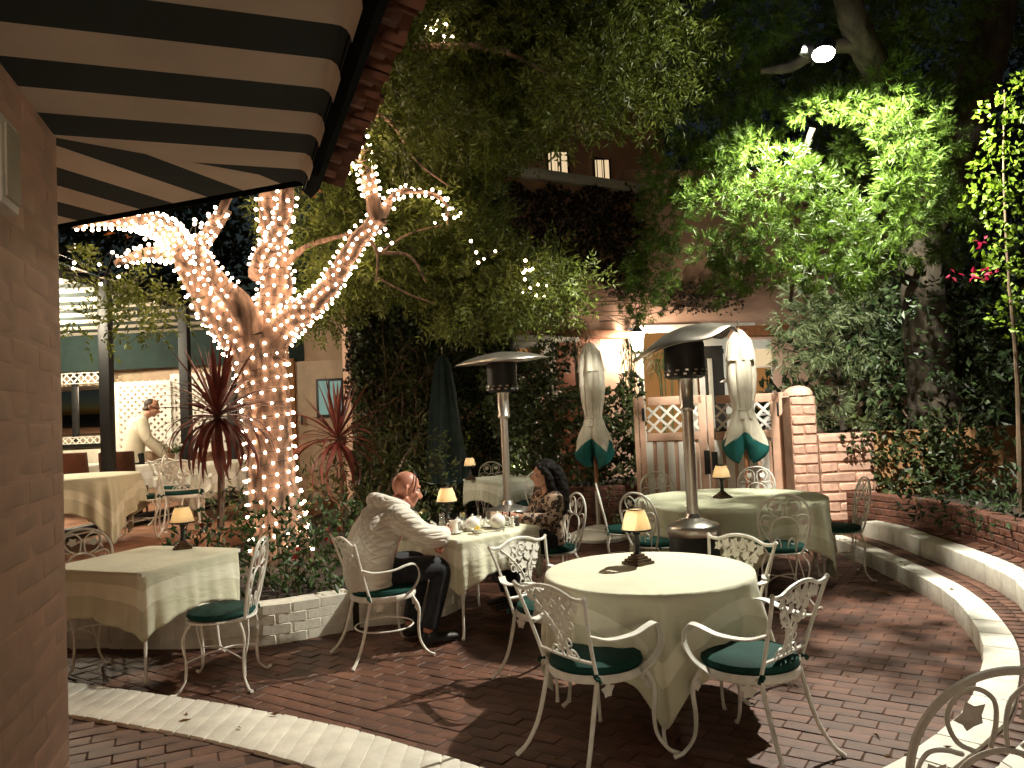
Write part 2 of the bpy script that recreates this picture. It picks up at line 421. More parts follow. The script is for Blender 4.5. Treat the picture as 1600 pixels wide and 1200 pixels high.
# walkway outside the ring
wk_out = offset_line(ring, [w+(2.6 if p.x < 1.2 else .9) for w, p in zip(wid, ring)], CEN)
wp = [(p.x, p.y) for p in ring_out]+[(p.x, p.y) for p in reversed(wk_out)]
mb = MB(); n = len(ring_out)
mb.add([(p.x, p.y, .129) for p in ring_out]+[(p.x, p.y, .129) for p in wk_out], [(i, i+1, n+i+1, n+i) for i in range(n-1)])
if (Vector(mb.v[1])-Vector(mb.v[0])).cross(Vector(mb.v[n])-Vector(mb.v[0])).z < 0: mb.f = [tuple(reversed(f)) for f in mb.f]
walk = tag(mb.build('walkway', M['joint'], smooth=False), kind='structure')
inner_poly = [(p.x, p.y) for p in ring_out]+[(3.5, 11), (-5, 11)]
wpoly = [(-4.6, 5.0), (-4.6, .2), (1.4, .2), (1.3, 2.3), (1.0, 2.75), (.2, 3.3)]
paving(walk, wpoly, .136, .225, .108, R(24), .006, M['brick'], keep=250, extra=lambda x, y: not point_in(inner_poly, x, y))
# tread bricks on the right, laid across
tin = [p for p in offset_line(ring, [w+.005 for w in wid], CEN)]; i0 = min(range(len(tin)), key=lambda i: abs(tin[i].x-1.0)+abs(tin[i].y-2.9))
tin = tin[i0:]; TS = arclen(tin); var = [box_mesh('brick', (.066, .098, .02), M['brick'], .004, .0015) for _ in range(4)]
s = .04
while s < TS[-1]-.05:
    p, t = at_len(tin, TS, s); nn = Vector((t.y, -t.x, 0)); nn = nn if nn.dot(p-Vector(CEN)) > 0 else -nn
    for k in range(4):
        q = p+nn*(.055+k*.105)
        inst(random.choice(var), 'brick', walk, (q.x, q.y, .126+random.uniform(-.002, .002)), (0, 0, math.atan2(t.y, t.x)))
    s += .098 if s < 4 else .075
# outer curb one step higher
outp = [(2.4, 1.3), (1.75, 1.7), (1.5, 2.2), (1.5, 2.58), (1.67, 2.83), (1.91, 3.02), (2.55, 3.75), (3.05, 4.5), (3.43, 5.31), (3.6, 5.75), (3.74, 6.52), (3.82, 7.58), (3.85, 8.16), (3.78, 8.55)]
oin = spline([(x, y, 0) for x, y in outp], 6); oout = offset_line(oin, .2, CEN)
curb('curb_outer', oin, oout, .05, .30, lambda s: .3)
far = offset_line(oin, 3.2, CEN); mb = MB(); n = len(oout)
mb.add([(p.x, p.y, .288) for p in oout]+[(p.x, p.y, .288) for p in far], [(i, n+i, n+i+1, i+1) for i in range(n-1)])
if (Vector(mb.v[n])-Vector(mb.v[0])).cross(Vector(mb.v[1])-Vector(mb.v[0])).z < 0: mb.f = [tuple(reversed(f)) for f in mb.f]
upw = tag(mb.build('upper_path', M['joint'], smooth=False), kind='structure')
opoly = [(p.x, p.y) for p in oout]+[(p.x, p.y) for p in reversed(offset_line(oin, 1.3, CEN))]
paving(upw, opoly, .298, .205, .102, R(40), .009, M['brick'], keep=160)
# ---- raised terrace on the left and the planter between
terr_poly = [(-12, 5.9), (-4.6, 6.3), (-4.05, 6.75), (-3.75, 7.6), (-3.45, 8.8), (-3.25, 10.2), (-2.9, 13.4), (-12, 14)]
terrace = MB(); terrace.prism(terr_poly, -.1, .45); terrace = tag(terrace.build('terrace', M['terrace'], smooth=False), kind='structure')
soil_poly = [(-4.6, 6.32), (-4.4, 6.25), (-3.4, 6.2), (-2.66, 6.05), (-2.2, 6.0), (-1.85, 6.05), (-1.4, 6.3), (-.75, 6.55), (-.65, 7.2), (-.85, 8.6), (-1.3, 10.2), (-1.95, 12.1), (-2.95, 13.2), (-3.2, 10.2), (-3.4, 8.8), (-3.7, 7.6), (-4.0, 6.75)]
mb = MB(); mb.prism(soil_poly, -.05, .26); bed = tag(mb.build('planting_bed', M['soil'], smooth=False), kind='structure')
pw = thing('planter_wall', 'low curving white painted brick wall edging the shrub bed', 'wall')
brick_wall(pw, spline([(-4.6, 6.2), (-3.5, 6.12), (-2.66, 5.97), (-2.2, 5.93), (-1.87, 5.98), (-1.4, 6.26)], 5), 0, 4, .075, .21, .2, M['white_brick'], M['white_brick'], gap=.003, bev=.003, jit=.0006, inset=.001, yv=.12)
pw2 = thing('planter_wall', 'low white painted brick wall running behind the couple\'s table', 'wall')
brick_wall(pw2, spline([(-1.33, 6.33), (-.75, 6.5), (-.6, 7.1), (-.78, 8.6), (-1.22, 10.2), (-1.8, 12.0)], 5), 0, 4, .075, .21, .18, M['white_brick'], M['white_brick'], gap=.003, bev=.003, jit=.0006, inset=.001, yv=.12)
# ---- adobe wall with pillar right of the gate
aw = thing('adobe_wall', 'pink adobe block garden wall beside the gate, running on as plaster toned for shade', 'wall')
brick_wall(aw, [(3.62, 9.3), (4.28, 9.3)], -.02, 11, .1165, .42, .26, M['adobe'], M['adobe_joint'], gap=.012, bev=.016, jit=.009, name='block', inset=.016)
MB().prism([(4.29, 9.19), (6.8, 9.19), (6.8, 9.41), (4.29, 9.41)], -.05, 1.25).build('plaster_panel', mat('shade_toned_plaster', (.42, .22, .10), .85, var=.12, scale=3, bump=.3, bscale=40), aw, bevel=.015)  # plain plaster, the orange shade on it put into the colour
pl = thing('wall_pillar', 'pink adobe block pillar with a rounded cap next to the garden gate', 'pillar')
brick_wall(pl, [(3.3, 9.3), (3.6, 9.3)], -.02, 15, .1165, .3, .30, M['adobe'], M['adobe_joint'], gap=.012, bev=.014, jit=.007, name='block', inset=.014)
cp = MB().lathe([(.17, 0), (.168, .03), (.14, .075), (.09, .105), (.02, .118)], 20, (3.45, 9.3, 1.728)); cp.build('cap', M['adobe'], pl)
# ---- red brick planters
rp = thing('brick_planter', 'red brick planter box under the ivy hedge behind the closed cream umbrella', 'planter')
brick_wall(rp, [(.3, 11.6), (.33, 10.5), (.75, 10.36), (1.78, 10.3)], 0, 9, .073, .21, .2, M['redbrick'], M['mortar'], gap=.01)
mb = MB().prism([(.42, 10.5), (1.8, 10.4), (1.85, 12.4), (.42, 12.0)], 0, .58); mb.build('earth', M['soil'], rp, smooth=False)
rp2 = thing('brick_planter', 'low dark red brick planter along the outer white step', 'planter')
rpts = [(3.95, 9.12), (4.25, 8.2), (4.28, 7.4), (4.2, 6.5), (4.05, 5.7), (3.8, 5.0)]
brick_wall(rp2, spline([(a, b, 0) for a, b in rpts], 4), .28, 4, .075, .21, .18, M['redbrick'], M['mortar'], gap=.01)
mb = MB().prism([(4.05, 9.1), (4.35, 8.2), (4.38, 7.4), (4.3, 6.5), (4.12, 5.7), (3.9, 5.0), (7.5, 4.5), (7.5, 9.1)], .2, .5)
if True: mb.f = mb.f
mb.build('earth', M['soil'], rp2, smooth=False)
# ---- old painted building on the left with the striped awning
A = Vector((-1.54, 2.62, 0)); wd = Vector((-.30, .954, 0)).normalized(); wn_ = Vector((wd.y, -wd.x, 0))   # wn_: out of the wall
bld = thing('corner_building', 'old painted brick building corner with beige pink wall', 'building', (0, 0, 0))
def wallbox(a, b, th, z0, z1, side):
    t = (b-a).normalized(); n = Vector((t.y, -t.x, 0))*side*th
    return [(a.x, a.y), (b.x, b.y), (b.x-n.x, b.y-n.y), (a.x-n.x, a.y-n.y)]
B0 = A-wd*7.6; w2 = Vector((-1, .385, 0)).normalized(); A2 = A+w2*3
inn = wn_*-.02
poly = [(A.x-wn_.x*-.001, A.y-wn_.y*-.001), (A2.x, A2.y), (A2.x-2, A2.y-3), (B0.x-2.2, B0.y-1), (B0.x+wn_.x*.001, B0.y+wn_.y*.001)]
mb = MB().prism(poly, -.05, 2.72); mb.build('wall', M['oldwall'], bld, smooth=False)
var = [box_mesh('brick', (.259, .03, .0795), M['oldwall'], .013, .003, segs=3) for _ in range(6)]
for r in range(33):
    s = .002 - (.13 if r % 2 else 0)
    for k in range(6):
        a0 = s+k*.26
        lo = max(a0, 0.0); hi = a0+.26
        if hi-lo < .05: continue
        c_ = A-wd*((lo+hi)/2)-wn_*(.0112+random.uniform(0, .002))
        inst(random.choice(var), 'brick', bld, (c_.x, c_.y, .13+.08*r), (0, 0, math.atan2(wd.y, wd.x)+random.uniform(-.008, .008)), ((hi-lo)/.262, 1, 1))
# striped soffit: B = eave corner
ZC = 2.68; E1 = Vector((-.885, 3.21, ZC)); ed = Vector((-.345, .94, 0)).normalized()
aw_ = thing('striped_awning', 'dark green and cream striped fabric awning under the tiled eave', 'awning')
sw = .198
def wall_at(s):  # s metres back from the corner along the eave
    e = E1-ed*s
    dn = Vector((-ed.y, ed.x, 0)); 
    # hit the wall line A - wd*t
    M2 = Matrix(((dn.x, wd.x), (dn.y, wd.y))); rhs = Vector((A.x-e.x, A.y-e.y)); k = M2.inverted() @ rhs
    return e, Vector((e.x+dn.x*k[0], e.y+dn.y*k[0], ZC)), k[1]
seamA = Vector((A.x, A.y, ZC)); OUT = Vector((ed.y, -ed.x, 0))
def stripe(pts, m):
    # a slightly sagging strip of cloth, thick enough to be real, its outer end rolled down
    mb = MB(); mb.prism([(p.x, p.y) for p in pts], ZC, ZC+.006)
    if (pts[1]-pts[0]).cross(pts[2]-pts[0]).z < 0: mb.f = [tuple(reversed(f)) for f in mb.f]
    return mb
for i in range(40):
    s0 = i*sw-.04; s1 = s0+sw
    col = M['awn_dark'] if i % 2 == 0 else M['awn_cream']
    pts = []
    e0, w0, t0 = wall_at(max(s0, 0)); e1, w1, t1 = wall_at(s1)
    if s1 <= 0: continue
    # seam from corner A to E1 bounds the panel
    def clipw(e, w, t):
        if t > 0:   # beyond the wall corner: stop at the seam
            d = E1-seamA; dn = w-e; den = dn.x*d.y-dn.y*d.x
            k = ((seamA.x-e.x)*d.y-(seamA.y-e.y)*d.x)/den
            return e+dn*max(k, 0)
        return w
    a, b = clipw(e0, w0, -1 if (w0-seamA).dot(wd) < 0 else 1), clipw(e1, w1, -1 if (w1-seamA).dot(wd) < 0 else 1)
    onA = abs((a-seamA).cross(E1-seamA).z) < 1e-4; onB = abs((b-seamA).cross(E1-seamA).z) < 1e-4
    mb = stripe([e0, e1, b, seamA, a] if onA != onB else [e0, e1, b, a], col)
    # rolled outer edge
    prof = [(0, 0), (.02, -.002), (.036, -.012), (.044, -.03), (.046, -.05)] if col is M['awn_cream'] else [(0, 0), (.02, -.001), (.036, -.008), (.044, -.02), (.046, -.035)]
    vs = []
    g = .012 if col is M['awn_cream'] else 0
    for k, (ox, oz) in enumerate(prof):
        q = g*(k/4)**2
        for p, sgn in ((e0, -1), (e1, 1)):
            pp = p+OUT*ox-ed*(-sgn*q) * (1 if sgn < 0 else 1)
            vs.append((pp.x, pp.y, ZC+oz))
    mb.add(vs, [(k*2, k*2+1, k*2+3, k*2+2) for k in range(4)])
    mb.build('stripe', col, aw_, smooth=False)
# end panel round the 45 degree corner
n2 = Vector((w2.y, -w2.x, 0)); n2 = n2 if n2.y > 0 else -n2
E2 = Vector((-.83, 3.10, ZC)); k = 0
seamD = (E1-seamA)
for i in range(-8, 22):
    s0 = i*sw+.07; s1 = s0+sw; col = M['awn_dark'] if i % 2 else M['awn_cream']
    # strips run along n2 from the wall/seam out to the far eave; coordinate along w2 measured from E1
    def ends(s):
        f = E1+w2*s+n2*.005
        if s < 0: return None
        # seam or wall, whichever the strip meets going inwards
        dn = -n2
        den = dn.x*seamD.y-dn.y*seamD.x; kk = ((seamA.x-f.x)*seamD.y-(seamA.y-f.y)*seamD.x)/den
        p = f+dn*kk
        if (p-seamA).dot(seamD) < 0:
            den = dn.x*w2.y-dn.y*w2.x; kk = ((seamA.x-f.x)*w2.y-(seamA.y-f.y)*w2.x)/den; p = f+dn*kk
        return f, p, (p-seamA).cross(seamD).z
    a = ends(max(s0, 0)); b = ends(s1)
    if s1 <= 0 or not a or not b: continue
    mb = stripe([a[0], b[0], b[1], seamA, a[1]] if abs(a[2]) < 1e-4 < abs(b[2]) else [a[0], b[0], b[1], a[1]], col)
    for v in range(len(mb.v)): mb.v[v] = (mb.v[v][0], mb.v[v][1], mb.v[v][2]+.0007*(1))
    mb.build('stripe', col, aw_, smooth=False)
FRAME_M = mat('dark_frame_paint', (.005, .006, .006), 1.0, spec=.05)
# frame beam and tiles of the eave
fa = E1+ed*.06+OUT*.075; fb = E1-ed*8+OUT*.075
mb = MB().tube([fa+Vector((0, 0, -.02)), fb+Vector((0, 0, -.02))], .035, 4, up=(0, 0, 1)); mb.build('frame', FRAME_M, aw_, smooth=False)
f2 = E1+n2*.04+OUT*.05; f3 = f2+w2*4.2
mb = MB().tube([f2+Vector((0, 0, .03)), f3+Vector((0, 0, .03))], .03, 4, up=(0, 0, 1)); mb.build('frame', FRAME_M, aw_, smooth=False)
rf = thing('tiled_roof_eave', 'row of dark terracotta roof tiles overhanging the striped awning', 'roof')
tl = MB()
prof = [(-.095, 0), (-.06, .03), (0, .045), (.06, .03), (.095, 0)]
vs = []
for y, sc in ((0, 1.0), (.4, .92)):
    for x, z in prof: vs.append((x*sc, -y, z)); 
    for x, z in prof: vs.append((x*sc*.82, -y, z-.014))
fs = []
for j in range(4): fs += [(j, j+1, 10+j+1, 10+j), (5+j+1, 5+j, 15+j, 15+j+1), (j+1, j, 5+j, 5+j+1)]
fs += [(0, 10, 15, 5), (4, 9, 19, 14)]
tl.add(vs, fs); to = tl.build('roof_tile', M['tile'], smooth=False); tme = to.data; bpy.data.objects.remove(to)
ang = math.atan2(OUT.y, OUT.x)-PI/2
for i in range(42):
    p = E1-ed*.02-ed*(i*.19)+OUT*(.215+random.uniform(-.012, .012))
    inst(tme, 'roof_tile', rf, (p.x, p.y, ZC+.015+random.uniform(-.004, .004)), (R(-14)+random.uniform(-.03, .03), random.uniform(-.06, .06), ang))
    p2 = E1+ed*.05-ed*(i*.19+.095)+OUT*.18
    inst(tme, 'roof_tile', rf, (p2.x, p2.y, ZC+.055), (R(14), PI+.0, ang))
ang2 = math.atan2(n2.y, n2.x)-PI/2
for i in range(16):
    p = E1+w2*(i*.19)+n2*.16
    inst(tme, 'roof_tile', rf, (p.x, p.y, ZC+.05), (R(-14), 0, ang2))
rp_ = [(E1+ed*.1+OUT*.1), (E1-ed*8+OUT*.1), (E1-ed*8-OUT*4), A2+Vector((0, 0, ZC))+n2*.4]
mb = MB().prism([(p.x, p.y) for p in rp_], ZC+.16, ZC+.2); mb.build('deck', M['tile'], rf, smooth=False)
# small white loudspeaker box on the wall
q = A-wd*.945+wn_*.066
sp = thing('wall_speaker', 'small white loudspeaker box fixed to the old painted wall', 'speaker', (q.x, q.y, 2.175), math.atan2(wd.y, wd.x)-PI/2)
MB().box((0, 0, .105), (.12, .13, .21)).build('cabinet', M['white_paint'], sp, bevel=.012); MB().box((.063, 0, .105), (.006, .1, .17)).build('grille', M['canvas'], sp, bevel=.002)
# lantern on the old wall behind the viewer, under the awning: added fill for the wall and the nearest tables
def wall_lantern(name, label, loc, rz, power, col, bulb_s, s=1.0, rad=.05, frosted=0):
    t = thing(name, label, 'lantern', loc, rz)
    MB().box((0, .02*s, .02*s), (.09*s, .03*s, .2*s)).build('wall_plate', M['blackmetal'], t, bevel=.004)
    MB().tube(spline([(0, -.0, .1*s), (0, -.09*s, .16*s), (0, -.16*s, .15*s), (0, -.17*s, .1*s)], 4), .008*s, 6).build('arm', M['blackmetal'], t)
    MB().lathe([(.02*s, .12*s), (.035*s, .1*s), (.07*s, .05*s), (.075*s, .04*s)], 12, (0, -.17*s, 0), capb=False).build('hood', M['blackmetal'], t)
    for k in range(6):
        a = 2*PI*k/6
        MB().tube([(math.cos(a)*.085*s, -.17*s+math.sin(a)*.085*s, .045*s), (math.cos(a)*.055*s, -.17*s+math.sin(a)*.055*s, -.17*s)], .005*s, 5).build('bar', M['blackmetal'], t)
    MB().lathe([(.083*s, .04*s), (.054*s, -.165*s)], 6, (0, -.17*s, 0), capb=False, capt=False).build('pane_ring', emit('frosted_lit_glass', col, frosted) if frosted else M['glass'], t, smooth=False)
    MB().lathe([(.02*s, -.2*s), (.06*s, -.18*s), (.06*s, -.17*s)], 12, (0, -.17*s, 0)).build('base', M['blackmetal'], t)
    MB().ell((0, -.17*s, -.05*s), (.03*s, .03*s, .05*s)).build('bulb', emit(name+'_bulb_glow', col, bulb_s), t)
    if not frosted: lamp(name+'_light', (0, -.17*s, -.05*s), power, col, rad, t)
    return t
# ================================================================== BUILDINGS BEHIND
class Plane:
    def __init__(s, p0, p1):
        s.p0 = Vector((p0[0], p0[1], 0)); s.t = (Vector((p1[0], p1[1], 0))-s.p0).normalized(); s.n = Vector((s.t.y, -s.t.x, 0))
        s.n = s.n if s.n.y < 0 else -s.n; s.rz = math.atan2(s.t.y, s.t.x)
    def hit(s, px, py, off=0.0):
        d = ray(px, py); o = Vector((0, 0, CAM_H)); p = s.p0+s.n*off
        k = (p-o).dot(s.n)/d.dot(s.n); return o+d*k
    def panel(s, name, x0, y0, x1, y1, off, th, m, parent, bevel=.004):
        a = s.hit(x0, (y0+y1)/2, off); b = s.hit(x1, (y0+y1)/2, off); xm = (x0+x1)/2
        zt = s.hit(xm, y0, off).z; zb = s.hit(xm, y1, off).z
        c = (a+b)/2; w = abs((b-a).dot(s.t)); c = c-s.n*(th/2)
        return MB().box((0, 0, 0), (w, th, zt-zb)).build(name, m, parent, bevel=bevel), c, (zt+zb)/2
    def put(s, *a, **k):
        o, c, z = s.panel(*a, **k); o.location = (c.x, c.y, z); o.rotation_euler = (0, 0, s.rz); return o
    def wall(s, l0, l1, z0, z1, th, off=0.0):
        a = s.p0+s.t*l0+s.n*off; b = s.p0+s.t*l1+s.n*off; n = s.n*th
        return MB().prism([(a.x, a.y), (b.x, b.y), (b.x-n.x, b.y-n.y), (a.x-n.x, a.y-n.y)], z0, z1)
M['window_glow'] = emit('lit_window', (1.0, .74, .42), .75)
M['window_dim'] = emit('dim_lit_interior', (1.0, .45, .14), .28)
M['window_teal'] = emit('teal_lit_window', (.5, .75, .62), .35)
M['dark_interior'] = mat('dark_interior', (.03, .025, .02), .9)
M['door_red'] = mat('red_brown_door', (.26, .075, .03), .5, var=.2, scale=6)
FA = Plane((-2.45, 11.65), (2.3, 14.4)); FB = Plane((2.3, 14.4), (8.0, 15.3))
hs = thing('ivy_house', 'two storey pink stucco house wall overgrown with ivy, with balcony ledge', 'building')
LA = (Vector((2.3, 14.4, 0))-FA.p0).length
FA.wall(-.0, LA, -.05, 5.75, .35).build('wall', M['stucco'], hs, smooth=False)
FA.wall(-.4, LA+.6, 5.75, 5.93, .5, off=.16).build('balcony_ledge', M['white_paint'], hs, bevel=.02)
FA.wall(-.4, LA+2.5, 5.9, 9.2, .3, off=-1.6).build('upper_wall', M['stucco'], hs, smooth=False)
UP = Plane((FA.p0+FA.n*-1.59).xy, (FA.p0+FA.t*4+FA.n*-1.59).xy)
for x0, y0, x1, y1 in ((858, 238, 888, 280), (931, 250, 953, 288)):
    w = UP.put('window', x0-2, y0-3, x1+2, y1+3, .03, .03, M['blackmetal'], hs)
    n = 6
    for k in range(n):
        xa = x0+(x1-x0)*k/n; xb = x0+(x1-x0)*(k+(.45, .85, .6, .3, .9, .7)[k])/n
        UP.put('curtain_fold', xa, y0, xb, y1, .05+.012*(k % 2), .012, M['window_glow'], hs)
# pink part with doors
hb = thing('pink_house', 'pink stucco house behind the gate with glazed doors and glowing rooms', 'building')
LB = 6.0
FB.wall(0, LB, -.05, 6.2, .35).build('wall', M['stucco'], hb, smooth=False)
FB.put('doorway', 1000, 520, 1078, 800, .012, .02, M['window_dim'], hb)
FB.put('door_frame', 1000, 512, 1010, 800, .05, .06, M['white_paint'], hb)
FB.put('door_frame', 1074, 512, 1085, 800, .05, .06, M['white_paint'], hb)
FB.put('lintel', 1000, 506, 1180, 518, .08, .1, M['white_paint'], hb)
d = FB.put('glazed_door', 1098, 528, 1146, 800, .30, .04, M['white_paint'], hb)
FB.put('door_pane', 1106, 540, 1136, 790, .312, .02, M['dark_interior'], hb)
FB.put('hinge', 1128, 545, 1131, 552, .33, .02, M['blackmetal'], hb); FB.put('hinge', 1130, 590, 1133, 597, .33, .02, M['blackmetal'], hb)
FB.put('curtain', 1086, 545, 1094, 800, .03, .02, M['canvas'], hb); FB.put('curtain', 1112, 560, 1119, 800, .33, .012, M['canvas'], hb)
FB.put('window', 1176, 530, 1212, 800, .02, .04, M['white_paint'], hb)
FB.put('window_pane', 1181, 545, 1206, 572, .035, .03, M['window_glow'], hb); FB.put('window_pane', 1181, 574, 1206, 640, .035, .03, M['window_dim'], hb)
FB.put('eave_board', 1150, 508, 1236, 524, .1, .12, M['wood'], hb)
# red door with white box beam in the ivy wall
FA.put('door', 868, 528, 945, 800, .05, .08, M['door_red'], hs)
FA.put('box_beam', 803, 524, 905, 533, .30, .3, M['white_paint'], hs)
FA.put('blind_box', 803, 534, 857, 560, .26, .24, M['white_paint'], hs)
FA.put('striped_curtain', 859, 536, 864, 640, .2, .04, M['canvas'], hs); FA.put('striped_curtain', 866, 536, 870, 640, .2, .04, M['canvas'], hs)
FA.put('window_pane', 808, 546, 846, 556, .29, .02, M['window_dim'], hs)
for k in range(3):
    FA.put('brick', 803+k*27, 514, 828+k*27, 523, .30, .3, M['tile'], hs, bevel=.01)
FA.put('timber', 885, 516, 985, 527, .36, .3, M['wood'], hs)
# left utility wall with door
UW = Plane((-6.2, 12.9), (-1.9, 12.5))
ut = thing('door_wall', 'plain beige wall with a door and a small teal window left of the ivy', 'building')
UW.wall(0, 4.6, 0, 3.55, .25).build('wall', mat('beige_stucco', (.42, .30, .21), .85, var=.1, bump=.3, bscale=60), ut, smooth=False)
UW.put('door', 463, 563, 552, 745, .03, .05, mat('beige_door', (.46, .35, .25), .55, var=.08), ut)
UW.put('door_jamb', 446, 560, 462, 745, .07, .09, mat('ochre_jamb', (.30, .14, .05), .7), ut)
UW.put('window', 494, 591, 552, 652, .06, .05, M['blackmetal'], ut)
UW.put('window_pane', 498, 595, 513, 648, .07, .03, M['window_teal'], ut); UW.put('window_pane', 516, 595, 533, 648, .07, .03, M['window_teal'], ut); UW.put('window_pane', 535, 595, 548, 648, .07, .03, M['dark_interior'], ut)
UW.put('handle', 470, 650, 473, 664, .09, .03, M['blackmetal'], ut)
# ------------------------------------------------------------------ garden gate
GT = Plane((1.6, 9.95), (3.3, 9.72))
gt = thing('garden_gate', 'double pink and white garden gate with lattice panels', 'gate')
def gp(name, x0, y0, x1, y1, off, th, m, par=gt, b=.004): return GT.put(name, x0, y0, x1, y1, off, th, m, par, bevel=b)
for s, (L, T) in enumerate((((1003, 1108), 0), ((1110, 1222), -3))):
    x0, x1 = L; dy = T
    def sh(y, x): return y+dy-(x-x0)*.035+(4 if True else 0)
    gp('stile', x0, 620+dy, x0+9, 860+dy, .02, .05, M['pink_paint']); gp('stile', x1-12, 618+dy, x1, 860+dy, .02, .05, M['pink_paint'])
    gp('top_rail', x0+9, 619+dy, x1-12, 632+dy, .02, .05, M['pink_paint']); gp('mid_rail', x0+9, 676+dy, x1-12, 688+dy, .02, .05, M['pink_paint'])
    xa, xb = x0+9, x1-12
    gp('panel_back', xa, 688+dy, xb, 860+dy, -.02, .02, M['pink_paint'])
    nb = 5
    for k in range(nb):
        w = (xb-xa)/nb; gp('board', xa+k*w+1.5, 690+dy, xa+(k+1)*w-4.5, 860+dy, .005, .024, M['white_paint'])
    # lattice slats
    a = GT.hit(xa, 654+dy, 0); b = GT.hit(xb, 654+dy, 0); zt = GT.hit((xa+xb)/2, 632+dy, 0).z; zb = GT.hit((xa+xb)/2, 676+dy, 0).z
    wdt = (b-a).length; h = zt-zb; c0 = (a+b)/2
    for dirn in (1, -1):
        k = -h
        while k < wdt:
            # 45 degree slat from (k,0) to (k+h,h), clipped to the opening
            u0, v0, u1, v1 = k, 0, k+h, h
            if u0 < 0: v0 -= u0; u0 = 0
            if u1 > wdt: v1 -= u1-wdt; u1 = wdt
            if u1-u0 > .03:
                if dirn < 0: v0, v1 = h-v0, h-v1
                um, vm = (u0+u1)/2-wdt/2, (v0+v1)/2
                ln = math.hypot(u1-u0, v1-v0)
                o = MB().box((0, 0, 0), (ln-.004, .010, .032)).build('slat', M['white_paint'], gt, smooth=False)
                pz = c0+GT.t*um-GT.n*(.006*dirn); o.location = (pz.x, pz.y, zb+vm)
                o.rotation_euler = (0, -math.atan2(v1-v0, u1-u0), GT.rz)
            k += .17
gp('latch_plate', 1101, 704, 1110, 741, .035, .02, M['blackmetal']); gp('latch_plate', 1113, 706, 1122, 743, .035, .02, M['blackmetal'])
gp('hinge', 1003, 638, 1007, 658, .035, .02, M['blackmetal']); gp('hinge', 1214, 628, 1219, 650, .035, .02, M['blackmetal'])
gpost = thing('gate_post', 'pink timber gate post standing against the adobe pillar', 'post')
gp('post', 1223, 612, 1240, 860, .06, .12, M['pink_paint'], gpost)
gpost2 = thing('gate_post', 'narrow pink gate post half hidden in the ivy hedge', 'post')
gp('post', 995, 622, 1002, 860, .04, .1, M['pink_paint'], gpost2)
# ------------------------------------------------------------------ dining pavilion
pv = thing('dining_pavilion', 'open dining pavilion with black posts and striped fabric ceiling', 'building', (0, 0, 0))
for x, y in ((-5.07, 9.6), (-4.72, 11.1), (-5.45, 8.1), (-4.5, 12.3)):
    MB().box((x, y, 2.05), (.13, .13, 3.2)).build('post', M['blackmetal'], pv, bevel=.008)
MB().tube([(-5.5, 7.9, 3.62), (-4.45, 12.6, 3.4)], .07, 4, up=(0, 0, 1)).build('beam', M['blackmetal'], pv, smooth=False)
MB().prism([(-5.35, 8.1), (-5.2, 8.1), (-4.4, 12.5), (-4.55, 12.5)], .455, .58).build('sill', M['blackmetal'], pv, bevel=.01)
MB().prism([(-5.195, 8.1), (-5.185, 8.1), (-4.385, 12.5), (-4.395, 12.5)], .5, .52).build('sill_reflection_line', M['white_paint'], pv, smooth=False)  # white strip painted in for the reflected line along the glossy sill
PB = Plane((-11, 12.9), (-3.2, 12.75))
zt = gy(180, 522, 12.7).z; zb = gy(180, 578, 12.7).z
PB.wall(0, 7.6, zb, zt, .04, off=.12).build('valance', M['canvas_dk'], pv, smooth=False)
ns = 22
for i in range(ns):
    ya = 7.9+(12.72-7.9)*i/ns; yb = 7.9+(12.72-7.9)*(i+1)/ns; za = 3.72+(zt-3.72)*i/ns; zb_ = 3.72+(zt-3.72)*(i+1)/ns
    xr = lambda y: -5.4+(y-8.1)*.225+.1
    mb = MB().add([(-11, ya, za), (xr(ya), ya, za), (xr(yb), yb, zb_), (-11, yb, zb_), (-11, ya, za+.01), (xr(ya), ya, za+.01), (xr(yb), yb, zb_+.01), (-11, yb, zb_+.01)], [(0, 3, 2, 1), (4, 5, 6, 7), (0, 1, 5, 4), (1, 2, 6, 5), (2, 3, 7, 6), (3, 0, 4, 7)])
    mb.build('ceiling_stripe', M['canvas'] if i % 2 else M['canvas_dk'], pv, smooth=False)
